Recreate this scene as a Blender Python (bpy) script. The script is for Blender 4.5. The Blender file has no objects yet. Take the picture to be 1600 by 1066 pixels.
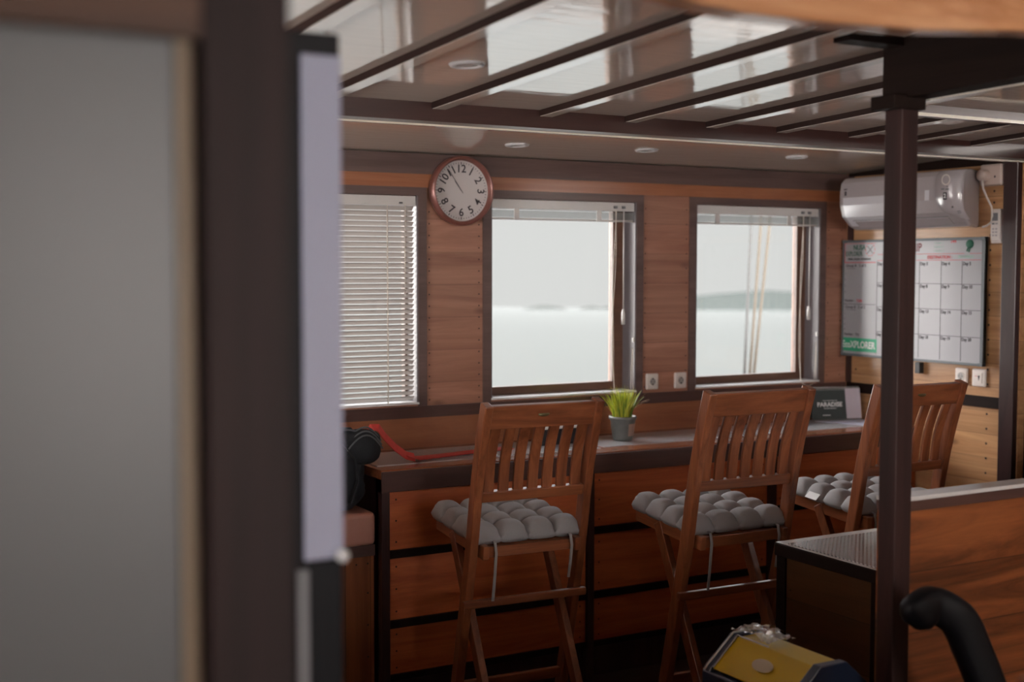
import bpy, bmesh, math, random
from mathutils import Vector, Matrix
R = math.radians
scene = bpy.context.scene
col = scene.collection
random.seed(7)

# ------------------------------------------------------------------ camera, sky, exposure
cam_d = bpy.data.cameras.new('camera'); cam = bpy.data.objects.new('camera', cam_d); col.objects.link(cam)
cam_d.sensor_width = 36.0; cam_d.lens = 45.08; cam_d.clip_start = 0.05; cam_d.clip_end = 20000
YAW, PITCH, ROLL = 0.514309, 0.056692, 0.001
fwd = Vector((math.sin(YAW)*math.cos(PITCH), math.cos(YAW)*math.cos(PITCH), -math.sin(PITCH)))
rgt = Vector((math.cos(YAW), -math.sin(YAW), 0)); upv = rgt.cross(fwd)
r2 = math.cos(ROLL)*rgt + math.sin(ROLL)*upv; u2 = -math.sin(ROLL)*rgt + math.cos(ROLL)*upv
m = Matrix((r2, u2, -fwd)).transposed().to_4x4(); m.translation = Vector((0, 0, 1.66)); cam.matrix_world = m
cam_d.dof.use_dof = True; cam_d.dof.focus_distance = 4.35; cam_d.dof.aperture_fstop = 2.0
scene.camera = cam

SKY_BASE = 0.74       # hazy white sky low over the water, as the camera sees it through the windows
SKY_UP = 4.5          # extra brightness overhead, above the view, added to light the room
SKY_LEFT = 12.5       # glow added on the left, out of view, to light the room
SKY_BACK = 18.0  # strong glow added behind the camera, fill through the rear openings
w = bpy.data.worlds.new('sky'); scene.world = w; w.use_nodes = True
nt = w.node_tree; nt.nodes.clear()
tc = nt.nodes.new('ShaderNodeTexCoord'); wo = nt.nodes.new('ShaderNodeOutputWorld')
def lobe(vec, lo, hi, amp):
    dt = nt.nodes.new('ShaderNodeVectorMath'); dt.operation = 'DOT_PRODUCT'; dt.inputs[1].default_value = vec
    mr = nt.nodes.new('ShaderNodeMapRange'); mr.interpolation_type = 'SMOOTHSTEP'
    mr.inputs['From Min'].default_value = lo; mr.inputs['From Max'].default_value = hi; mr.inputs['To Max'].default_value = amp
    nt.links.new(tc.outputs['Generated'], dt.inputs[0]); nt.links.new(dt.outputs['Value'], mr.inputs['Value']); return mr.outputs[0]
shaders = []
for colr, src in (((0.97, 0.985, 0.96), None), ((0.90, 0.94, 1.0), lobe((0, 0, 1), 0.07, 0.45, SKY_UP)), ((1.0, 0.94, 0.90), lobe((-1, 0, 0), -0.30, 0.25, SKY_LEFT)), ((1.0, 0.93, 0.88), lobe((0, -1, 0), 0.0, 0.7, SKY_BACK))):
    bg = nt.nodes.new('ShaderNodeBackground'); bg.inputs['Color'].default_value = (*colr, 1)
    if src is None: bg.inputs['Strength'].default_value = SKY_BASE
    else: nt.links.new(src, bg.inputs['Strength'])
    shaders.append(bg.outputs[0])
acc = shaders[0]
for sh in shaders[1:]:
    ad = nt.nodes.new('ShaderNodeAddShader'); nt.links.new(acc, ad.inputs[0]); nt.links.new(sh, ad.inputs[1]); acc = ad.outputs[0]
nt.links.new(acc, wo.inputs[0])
try:
    w.cycles.sampling_method = 'MANUAL'; w.cycles.sample_map_resolution = 256
except Exception: pass

scene.view_settings.view_transform = 'Standard'; scene.view_settings.look = 'None'
scene.view_settings.exposure = 0.0; scene.view_settings.gamma = 1.0; scene.view_settings.use_curve_mapping = False
try:
    scene.cycles.use_denoising = True; scene.cycles.max_bounces = 8; scene.cycles.transparent_max_bounces = 12
    scene.cycles.sample_clamp_indirect = 6.0; scene.cycles.caustics_reflective = False
    scene.cycles.use_fast_gi = False
except Exception: pass

# the ceiling's camber: it falls towards the window wall
WY = 4.777; RX = 4.623
def ceil_z(y): return 2.13 + 0.043*(WY - max(y, 0.9))

# ------------------------------------------------------------------ materials
def newmat(name):
    mt = bpy.data.materials.new(name); mt.use_nodes = True; n = mt.node_tree
    return mt, n, n.nodes['Principled BSDF']
def plain(name, c, rough=0.5, metal=0.0, spec=0.5, coat=0.0, bump=0.0, bscale=60, var=0.0, alpha=None):
    mt, n, b = newmat(name)
    b.inputs['Base Color'].default_value = (*c, 1); b.inputs['Roughness'].default_value = rough
    b.inputs['Metallic'].default_value = metal; b.inputs['Specular IOR Level'].default_value = spec
    b.inputs['Coat Weight'].default_value = coat; b.inputs['Coat Roughness'].default_value = 0.08
    t = n.nodes.new('ShaderNodeTexCoord')
    ns = n.nodes.new('ShaderNodeTexNoise'); ns.inputs['Scale'].default_value = bscale; ns.inputs['Detail'].default_value = 4
    n.links.new(t.outputs['Object'], ns.inputs['Vector'])
    if var > 0:
        mx = n.nodes.new('ShaderNodeMix'); mx.data_type = 'RGBA'
        mx.inputs[6].default_value = (*[q*(1-var) for q in c], 1); mx.inputs[7].default_value = (*[min(1, q*(1+var)) for q in c], 1)
        n.links.new(ns.outputs['Fac'], mx.inputs[0]); n.links.new(mx.outputs[2], b.inputs['Base Color'])
    if bump > 0:
        bp = n.nodes.new('ShaderNodeBump'); bp.inputs['Strength'].default_value = bump; bp.inputs['Distance'].default_value = 0.002
        n.links.new(ns.outputs['Fac'], bp.inputs['Height']); n.links.new(bp.outputs[0], b.inputs['Normal'])
    return mt
def wood(name, c1, c2, grain='X', across=None, plank=0.0, offs=0.0, rough=0.35, coat=0.3, vary=0.35, scale=1.0, knots=0.0, spec=0.5, seam=0.35):
    """Varnished timber. grain = axis the grain runs along; across = axis planks are stacked on."""
    mt, n, b = newmat(name); N = n.nodes.new; L = n.links.new
    t = N('ShaderNodeTexCoord'); s = N('ShaderNodeSeparateXYZ'); L(t.outputs['Object'], s.inputs[0])
    fac_src = None; idx = None
    if plank > 0:
        a = N('ShaderNodeMath'); a.operation = 'ADD'; a.inputs[1].default_value = offs + 100*plank; L(s.outputs[across], a.inputs[0])
        d = N('ShaderNodeMath'); d.operation = 'DIVIDE'; d.inputs[1].default_value = plank; L(a.outputs[0], d.inputs[0])
        fl = N('ShaderNodeMath'); fl.operation = 'FLOOR'; L(d.outputs[0], fl.inputs[0]); idx = fl
        fr = N('ShaderNodeMath'); fr.operation = 'FRACT'; L(d.outputs[0], fr.inputs[0])
        wn = N('ShaderNodeTexWhiteNoise'); wn.noise_dimensions = '1D'; L(fl.outputs[0], wn.inputs['W'])
    # stretched coordinates, shifted per plank
    mp = N('ShaderNodeMapping'); st = {'X': (0.6, 7, 7), 'Y': (7, 0.6, 7), 'Z': (7, 7, 0.6)}[grain]
    mp.inputs['Scale'].default_value = tuple(q*scale for q in st); L(t.outputs['Object'], mp.inputs['Vector'])
    if idx:
        cb = N('ShaderNodeCombineXYZ'); mu = N('ShaderNodeMath'); mu.operation = 'MULTIPLY'; mu.inputs[1].default_value = 3.17
        L(idx.outputs[0], mu.inputs[0]); 
        for k in range(3): L(mu.outputs[0], cb.inputs[k])
        L(cb.outputs[0], mp.inputs['Location'])
    n1 = N('ShaderNodeTexNoise'); n1.inputs['Scale'].default_value = 1.1; n1.inputs['Detail'].default_value = 7; n1.inputs['Distortion'].default_value = 1.6; n1.inputs['Roughness'].default_value = 0.62
    L(mp.outputs[0], n1.inputs['Vector'])
    mp2 = N('ShaderNodeMapping'); mp2.inputs['Scale'].default_value = tuple(q*scale*(7 if q > 1 else 3) for q in st); L(t.outputs['Object'], mp2.inputs['Vector'])
    n2 = N('ShaderNodeTexNoise'); n2.inputs['Scale'].default_value = 3; n2.inputs['Detail'].default_value = 4; L(mp2.outputs[0], n2.inputs['Vector'])
    ramp = N('ShaderNodeMapRange'); ramp.inputs['From Min'].default_value = 0.33; ramp.inputs['From Max'].default_value = 0.66; L(n1.outputs['Fac'], ramp.inputs['Value'])
    mx = N('ShaderNodeMix'); mx.data_type = 'RGBA'; mx.inputs[6].default_value = (*c1, 1); mx.inputs[7].default_value = (*c2, 1); L(ramp.outputs[0], mx.inputs[0])
    hs = N('ShaderNodeHueSaturation'); L(mx.outputs[2], hs.inputs['Color'])
    val = N('ShaderNodeMapRange'); val.inputs['To Min'].default_value = 0.82; val.inputs['To Max'].default_value = 1.15; L(n2.outputs['Fac'], val.inputs['Value'])
    vout = val.outputs[0]
    if idx:
        pr = N('ShaderNodeMapRange'); pr.inputs['To Min'].default_value = 1-vary; pr.inputs['To Max'].default_value = 1+vary; L(wn.outputs['Value'], pr.inputs['Value'])
        m1 = N('ShaderNodeMath'); m1.operation = 'MULTIPLY'; L(vout, m1.inputs[0]); L(pr.outputs[0], m1.inputs[1]); vout = m1.outputs[0]
        # seam between planks
        sm = N('ShaderNodeMath'); sm.operation = 'COMPARE'; sm.inputs[1].default_value = 0.0; sm.inputs[2].default_value = 0.0028/plank; L(fr.outputs[0], sm.inputs[0])
        sv = N('ShaderNodeMapRange'); sv.inputs['To Min'].default_value = 1.0; sv.inputs['To Max'].default_value = seam; L(sm.outputs[0], sv.inputs['Value'])
        m2 = N('ShaderNodeMath'); m2.operation = 'MULTIPLY'; L(vout, m2.inputs[0]); L(sv.outputs[0], m2.inputs[1]); vout = m2.outputs[0]
    L(vout, hs.inputs['Value'])
    cout = hs.outputs[0]
    if knots > 0:
        mk = N('ShaderNodeMapping'); mk.inputs['Scale'].default_value = {'X': (2.2, 5, 5), 'Y': (5, 2.2, 5), 'Z': (5, 5, 2.2)}[grain]; L(t.outputs['Object'], mk.inputs['Vector'])
        vo = N('ShaderNodeTexVoronoi'); vo.inputs['Scale'].default_value = 1.0; L(mk.outputs[0], vo.inputs['Vector'])
        kr = N('ShaderNodeMapRange'); kr.inputs['From Min'].default_value = 0.03; kr.inputs['From Max'].default_value = 0.10; kr.inputs['To Min'].default_value = knots; kr.inputs['To Max'].default_value = 0
        L(vo.outputs['Distance'], kr.inputs['Value'])
        mk2 = N('ShaderNodeMix'); mk2.data_type = 'RGBA'; mk2.inputs[7].default_value = (*[q*0.2 for q in c1], 1); L(kr.outputs[0], mk2.inputs[0]); L(cout, mk2.inputs[6]); cout = mk2.outputs[2]
    L(cout, b.inputs['Base Color'])
    b.inputs['Roughness'].default_value = rough; b.inputs['Coat Weight'].default_value = coat; b.inputs['Coat Roughness'].default_value = 0.15; b.inputs['Specular IOR Level'].default_value = spec
    bp = N('ShaderNodeBump'); bp.inputs['Strength'].default_value = 0.25; bp.inputs['Distance'].default_value = 0.001; L(n2.outputs['Fac'], bp.inputs['Height']); L(bp.outputs[0], b.inputs['Normal'])
    return mt
def ceiling_mat(name, c):
    """Polished cream gelcoat panel with slight waves."""
    mt, n, b = newmat(name); N = n.nodes.new; L = n.links.new
    n.nodes.remove(b); out = n.nodes['Material Output']
    t = N('ShaderNodeTexCoord'); mp = N('ShaderNodeMapping'); mp.inputs['Scale'].default_value = (2.5, 16, 1); L(t.outputs['Object'], mp.inputs['Vector'])
    ns = N('ShaderNodeTexNoise'); ns.inputs['Scale'].default_value = 1.4; ns.inputs['Detail'].default_value = 3; ns.inputs['Distortion'].default_value = 0.6; L(mp.outputs[0], ns.inputs['Vector'])
    bp = N('ShaderNodeBump'); bp.inputs['Strength'].default_value = 0.35; bp.inputs['Distance'].default_value = 0.0018; L(ns.outputs['Fac'], bp.inputs['Height'])
    df = N('ShaderNodeBsdfDiffuse'); df.inputs['Color'].default_value = (*c, 1)
    gl = N('ShaderNodeBsdfGlossy'); gl.inputs['Roughness'].default_value = 0.045; gl.inputs['Color'].default_value = (1, 0.99, 0.97, 1)
    fr = N('ShaderNodeFresnel'); fr.inputs['IOR'].default_value = 1.9
    L(bp.outputs[0], df.inputs['Normal']); L(bp.outputs[0], gl.inputs['Normal']); L(bp.outputs[0], fr.inputs['Normal'])
    mx = N('ShaderNodeMixShader'); bo = N('ShaderNodeMath'); bo.operation = 'MULTIPLY'; bo.inputs[1].default_value = 1.15; bo.use_clamp = True; L(fr.outputs[0], bo.inputs[0]); L(bo.outputs[0], mx.inputs[0]); L(df.outputs[0], mx.inputs[1]); L(gl.outputs[0], mx.inputs[2]); L(mx.outputs[0], out.inputs['Surface'])
    return mt
def weave(name, c1, c2, s=150):
    mt, n, b = newmat(name); N = n.nodes.new; L = n.links.new
    t = N('ShaderNodeTexCoord'); mp = N('ShaderNodeMapping'); mp.inputs['Scale'].default_value = (s, s, s); L(t.outputs['Object'], mp.inputs['Vector'])
    ck = N('ShaderNodeTexChecker'); ck.inputs['Scale'].default_value = 1.0; ck.inputs['Color1'].default_value = (*c1, 1); ck.inputs['Color2'].default_value = (*c2, 1); L(mp.outputs[0], ck.inputs['Vector'])
    L(ck.outputs['Color'], b.inputs['Base Color']); b.inputs['Roughness'].default_value = 0.26; b.inputs['Coat Weight'].default_value = 0.4; b.inputs['Coat Roughness'].default_value = 0.2
    bp = N('ShaderNodeBump'); bp.inputs['Strength'].default_value = 0.3; bp.inputs['Distance'].default_value = 0.001; L(ck.outputs['Fac'], bp.inputs['Height']); L(bp.outputs[0], b.inputs['Normal'])
    return mt
def glass_mat(name, tint=(1, 1, 1), fac=0.06):
    mt, n, b = newmat(name); n.nodes.remove(b); N = n.nodes.new; L = n.links.new
    tr = N('ShaderNodeBsdfTransparent'); tr.inputs['Color'].default_value = (*tint, 1)
    gl = N('ShaderNodeBsdfGlossy'); gl.inputs['Roughness'].default_value = 0.02
    lw = N('ShaderNodeFresnel'); lw.inputs['IOR'].default_value = 1.3
    mx = N('ShaderNodeMixShader'); L(lw.outputs[0], mx.inputs[0]); L(tr.outputs[0], mx.inputs[1]); L(gl.outputs[0], mx.inputs[2]); L(mx.outputs[0], n.nodes['Material Output'].inputs['Surface'])
    return mt
def slat_mat(name, c):
    mt, n, b = newmat(name); n.nodes.remove(b); N = n.nodes.new; L = n.links.new
    d = N('ShaderNodeBsdfDiffuse'); d.inputs['Color'].default_value = (*c, 1)
    tl = N('ShaderNodeBsdfTranslucent'); tl.inputs['Color'].default_value = (*c, 1)
    gl = N('ShaderNodeBsdfGlossy'); gl.inputs['Roughness'].default_value = 0.25
    m1 = N('ShaderNodeMixShader'); m1.inputs[0].default_value = 0.07; L(d.outputs[0], m1.inputs[1]); L(tl.outputs[0], m1.inputs[2])
    m2 = N('ShaderNodeMixShader'); m2.inputs[0].default_value = 0.12; L(m1.outputs[0], m2.inputs[1]); L(gl.outputs[0], m2.inputs[2]); L(m2.outputs[0], n.nodes['Material Output'].inputs['Surface'])
    return mt

M = {}
M['wall_plank'] = wood('wall_plank_wood', (0.26, 0.110, 0.070), (0.42, 0.21, 0.14), 'X', 'Z', 0.135, 0.03, vary=0.13, knots=0.5, seam=0.72)
M['right_plank'] = wood('right_wall_plank_wood', (0.36, 0.17, 0.07), (0.60, 0.34, 0.17), 'Y', 'Z', 0.105, 0.02, vary=0.16, knots=0.6, seam=0.6)
M['panel'] = wood('cabinet_panel_wood', (0.36, 0.078, 0.026), (0.62, 0.165, 0.055), 'X', scale=1.2, rough=0.4, coat=0.15)
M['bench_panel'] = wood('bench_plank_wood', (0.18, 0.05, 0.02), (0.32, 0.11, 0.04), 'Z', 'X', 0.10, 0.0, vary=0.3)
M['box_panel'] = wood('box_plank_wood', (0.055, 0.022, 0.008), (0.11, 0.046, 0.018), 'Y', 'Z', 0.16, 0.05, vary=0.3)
M['part_plank'] = wood('partition_plank_wood', (0.055, 0.013, 0.004), (0.29, 0.085, 0.026), 'X', 'Z', 0.165, -0.032, vary=0.22, scale=1.3, knots=0.6)
M['dark'] = wood('dark_stained_wood', (0.055, 0.024, 0.020), (0.095, 0.044, 0.036), 'X', rough=0.4, coat=0.25)
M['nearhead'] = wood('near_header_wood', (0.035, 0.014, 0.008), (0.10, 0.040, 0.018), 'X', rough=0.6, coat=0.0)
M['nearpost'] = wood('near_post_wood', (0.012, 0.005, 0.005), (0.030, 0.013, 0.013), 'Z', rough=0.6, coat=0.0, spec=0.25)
M['darkz'] = wood('dark_stained_post_wood', (0.020, 0.008, 0.008), (0.050, 0.020, 0.019), 'Z', rough=0.35, coat=0.3)
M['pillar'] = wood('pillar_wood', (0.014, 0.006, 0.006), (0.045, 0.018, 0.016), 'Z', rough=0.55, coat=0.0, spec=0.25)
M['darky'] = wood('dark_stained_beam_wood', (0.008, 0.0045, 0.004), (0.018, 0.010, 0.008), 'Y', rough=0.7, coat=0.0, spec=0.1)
M['ribside'] = wood('dark_batten_wood', (0.014, 0.006, 0.005), (0.028, 0.013, 0.010), 'Y', rough=0.6, coat=0.0, spec=0.2)
M['beam'] = wood('red_brown_beam_wood', (0.035, 0.012, 0.010), (0.06, 0.022, 0.018), 'X', rough=0.35, coat=0.3)
M['crown'] = wood('crown_trim_wood', (0.080, 0.047, 0.042), (0.135, 0.082, 0.072), 'X', rough=0.45, coat=0.2)
M['orange'] = wood('orange_strip_wood', (0.26, 0.085, 0.035), (0.36, 0.14, 0.065), 'X', rough=0.35)
M['header'] = wood('varnished_header_wood', (0.42, 0.17, 0.07), (0.70, 0.38, 0.20), 'X', rough=0.25, coat=0.5, scale=1.5)
M['sash'] = wood('sash_wood', (0.10, 0.045, 0.028), (0.16, 0.075, 0.045), 'X', rough=0.4)
M['worktop'] = wood('worktop_wood', (0.20, 0.060, 0.028), (0.36, 0.13, 0.06), 'X', rough=0.22, coat=0.6)
M['chair'] = wood('chair_teak', (0.13, 0.036, 0.015), (0.32, 0.105, 0.043), 'Z', rough=0.32, coat=0.35, scale=1.6)
M['chairx'] = wood('chair_teak_cross', (0.13, 0.036, 0.015), (0.32, 0.105, 0.043), 'X', rough=0.32, coat=0.35, scale=1.6)
M['chairy'] = wood('chair_teak_side', (0.13, 0.036, 0.015), (0.32, 0.105, 0.043), 'Y', rough=0.32, coat=0.35, scale=1.6)
M['ceiling'] = ceiling_mat('cream_gelcoat', (0.93, 0.82, 0.71))
M['underside'] = plain('cream_batten_gloss', (0.90, 0.84, 0.72), 0.15, coat=0.8)
M['floor'] = wood('floor_wood', (0.030, 0.013, 0.008), (0.055, 0.024, 0.014), 'X', 'Y', 0.09, rough=0.45, coat=0.1)
M['nail'] = plain('dark_nail', (0.02, 0.012, 0.01), 0.6)
M['white'] = plain('white_paint', (0.72, 0.72, 0.72), 0.4, var=0.03)
M['reveal'] = plain('reveal_paint', (0.16, 0.14, 0.15), 0.4, coat=0.1, var=0.05, bscale=8)
M['ac'] = plain('ac_plastic', (0.42, 0.38, 0.39), 0.22, coat=0.5)
M['ac_gloss'] = plain('ac_glossy_cover', (0.70, 0.70, 0.74), 0.08, coat=0.8)
M['plastic'] = plain('cream_socket_plastic', (0.66, 0.60, 0.56), 0.35)
M['pinkplastic'] = plain('cream_box_plastic', (0.50, 0.39, 0.34), 0.4)
M['recess'] = plain('socket_recess_plastic', (0.30, 0.28, 0.27), 0.4)
M['greyp'] = plain('grey_plastic', (0.16, 0.16, 0.17), 0.5)
M['blackp'] = plain('black_plastic', (0.012, 0.012, 0.014), 0.35)
M['blackmatt'] = plain('matt_black_plastic', (0.006, 0.006, 0.008), 0.5, spec=0.15)
M['black'] = plain('black_fabric', (0.012, 0.014, 0.018), 0.85, bump=0.5, bscale=300)
M['piping'] = plain('grey_piping', (0.10, 0.11, 0.12), 0.7)
M['red'] = plain('red_strap_webbing', (0.60, 0.06, 0.05), 0.6, var=0.2, bscale=80)
M['cushion'] = plain('grey_cushion_cotton', (0.30, 0.29, 0.295), 0.75, bump=0.4, bscale=500, var=0.12)
M['benchcush'] = plain('brown_pink_vinyl', (0.42, 0.19, 0.14), 0.5, var=0.06, bscale=10)
M['mat'] = weave('woven_grey_mat', (0.62, 0.61, 0.64), (0.27, 0.27, 0.29), 190)
M['matbox'] = weave('woven_box_mat', (0.50, 0.48, 0.47), (0.13, 0.12, 0.12), 120)
M['slat'] = slat_mat('blind_slat', (0.38, 0.345, 0.32))
M['rail'] = plain('blind_rail_paint', (0.62, 0.60, 0.58), 0.25, coat=0.4)
M['stack'] = plain('blind_stack_paint', (0.34, 0.35, 0.34), 0.25, coat=0.4)
M['cord'] = plain('cream_cord', (0.72, 0.66, 0.58), 0.7)
M['clockrim'] = plain('rose_metal_rim', (0.22, 0.085, 0.07), 0.28, metal=0.35, coat=0.3)
M['clockface'] = plain('clock_face_paper', (0.60, 0.56, 0.55), 0.5)
M['ink'] = plain('dark_ink', (0.03, 0.025, 0.03), 0.6)
M['redink'] = plain('red_marker', (0.50, 0.04, 0.05), 0.6)
M['maroon'] = plain('maroon_marker', (0.16, 0.02, 0.025), 0.6)
M['greenink'] = plain('green_marker', (0.015, 0.10, 0.06), 0.6)
M['paleink'] = plain('pale_green_marker', (0.28, 0.42, 0.36), 0.6)
M['banner'] = plain('green_banner', (0.02, 0.33, 0.17), 0.4)
M['board'] = plain('whiteboard_enamel', (0.33, 0.33, 0.35), 0.3, coat=0.1)
M['boardframe'] = plain('grey_blue_frame', (0.10, 0.115, 0.125), 0.4)
M['brass'] = plain('dull_brass_plate', (0.10, 0.085, 0.04), 0.4, metal=0.6)
M['lightwall'] = plain('grey_door_laminate', (0.105, 0.105, 0.107), 0.4, var=0.10, bscale=3)
M['tan'] = plain('tan_edge_strip', (0.30, 0.21, 0.13), 0.5)
M['lilac'] = plain('lilac_white_panel', (0.36, 0.375, 0.50), 0.5)
M['lilacdoor'] = plain('lilac_door_paint', (0.22, 0.19, 0.23), 0.5)
M['yellow'] = plain('yellow_plastic_flap', (0.62, 0.42, 0.003), 0.4, coat=0.0)
M['blue'] = plain('dark_blue_plastic', (0.018, 0.028, 0.060), 0.35, coat=0.3)
M['paleplastic'] = plain('faded_sticker', (0.55, 0.46, 0.32), 0.5)
M['pot'] = plain('grey_zinc_pot', (0.19, 0.20, 0.19), 0.5, metal=0.3, var=0.15)
M['potlabel'] = plain('tan_pot_label', (0.42, 0.28, 0.22), 0.6, var=0.1)
M['soil'] = plain('dark_soil', (0.02, 0.015, 0.01), 0.9)
M['grass1'] = plain('yellow_green_blade', (0.62, 0.64, 0.08), 0.5)
M['grass2'] = plain('green_blade', (0.22, 0.36, 0.05), 0.5)
M['grass3'] = plain('dry_tan_blade', (0.50, 0.33, 0.18), 0.6)
M['calgreen'] = plain('dark_green_calendar_print', (0.014, 0.026, 0.026), 0.4, var=0.5, bscale=14)
M['calpage'] = plain('pale_lilac_paper', (0.50, 0.45, 0.52), 0.6)
M['paper'] = plain('bluish_white_paper', (0.55, 0.57, 0.72), 0.6)
M['wire'] = plain('white_wire_binding', (0.75, 0.75, 0.75), 0.35)
M['glass'] = glass_mat('window_glass')
M['rope'] = plain('tan_rope', (0.026, 0.020, 0.012), 0.8)
M['ropegrey'] = plain('grey_rope', (0.016, 0.017, 0.017), 0.8)
def sea_mat():
    mt, n, b = newmat('hazy_sea'); N = n.nodes.new; L = n.links.new; n.nodes.remove(b)
    df = N('ShaderNodeBsdfDiffuse'); df.inputs['Color'].default_value = (0.030, 0.031, 0.031, 1)
    gl = N('ShaderNodeBsdfGlossy'); gl.inputs['Roughness'].default_value = 0.12; gl.inputs['Color'].default_value = (0.97, 1, 0.98, 1)
    t = N('ShaderNodeTexCoord'); ns = N('ShaderNodeTexNoise'); ns.inputs['Scale'].default_value = 0.5; ns.inputs['Detail'].default_value = 3; L(t.outputs['Object'], ns.inputs['Vector'])
    bp = N('ShaderNodeBump'); bp.inputs['Strength'].default_value = 0.15; bp.inputs['Distance'].default_value = 0.1; L(ns.outputs['Fac'], bp.inputs['Height']); L(bp.outputs[0], gl.inputs['Normal'])
    mx = N('ShaderNodeMixShader'); mx.inputs[0].default_value = 0.62; L(df.outputs[0], mx.inputs[1]); L(gl.outputs[0], mx.inputs[2]); L(mx.outputs[0], n.nodes['Material Output'].inputs['Surface'])
    return mt
M['sea'] = sea_mat()
M['hill'] = plain('distant_hill', (0.026, 0.030, 0.029), 0.9, spec=0.0)  # distance haze is put into this base colour
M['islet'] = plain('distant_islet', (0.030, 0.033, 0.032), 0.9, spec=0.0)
M['chrome'] = plain('pale_metal', (0.6, 0.6, 0.6), 0.25, metal=0.8)
M['hull'] = plain('hull_paint', (0.1, 0.1, 0.1), 0.6)
def bag_mat():
    mt, n, b = newmat('clear_plastic_bag'); N = n.nodes.new; L = n.links.new; n.nodes.remove(b)
    tr = N('ShaderNodeBsdfTransparent'); gl = N('ShaderNodeBsdfGlossy'); gl.inputs['Roughness'].default_value = 0.2; df = N('ShaderNodeBsdfDiffuse'); df.inputs['Color'].default_value = (0.8, 0.8, 0.8, 1)
    m1 = N('ShaderNodeMixShader'); m1.inputs[0].default_value = 0.3; L(gl.outputs[0], m1.inputs[1]); L(df.outputs[0], m1.inputs[2])
    m2 = N('ShaderNodeMixShader'); m2.inputs[0].default_value = 0.55; L(tr.outputs[0], m2.inputs[1]); L(m1.outputs[0], m2.inputs[2]); L(m2.outputs[0], n.nodes['Material Output'].inputs['Surface'])
    return mt
M['bag'] = bag_mat()

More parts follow.
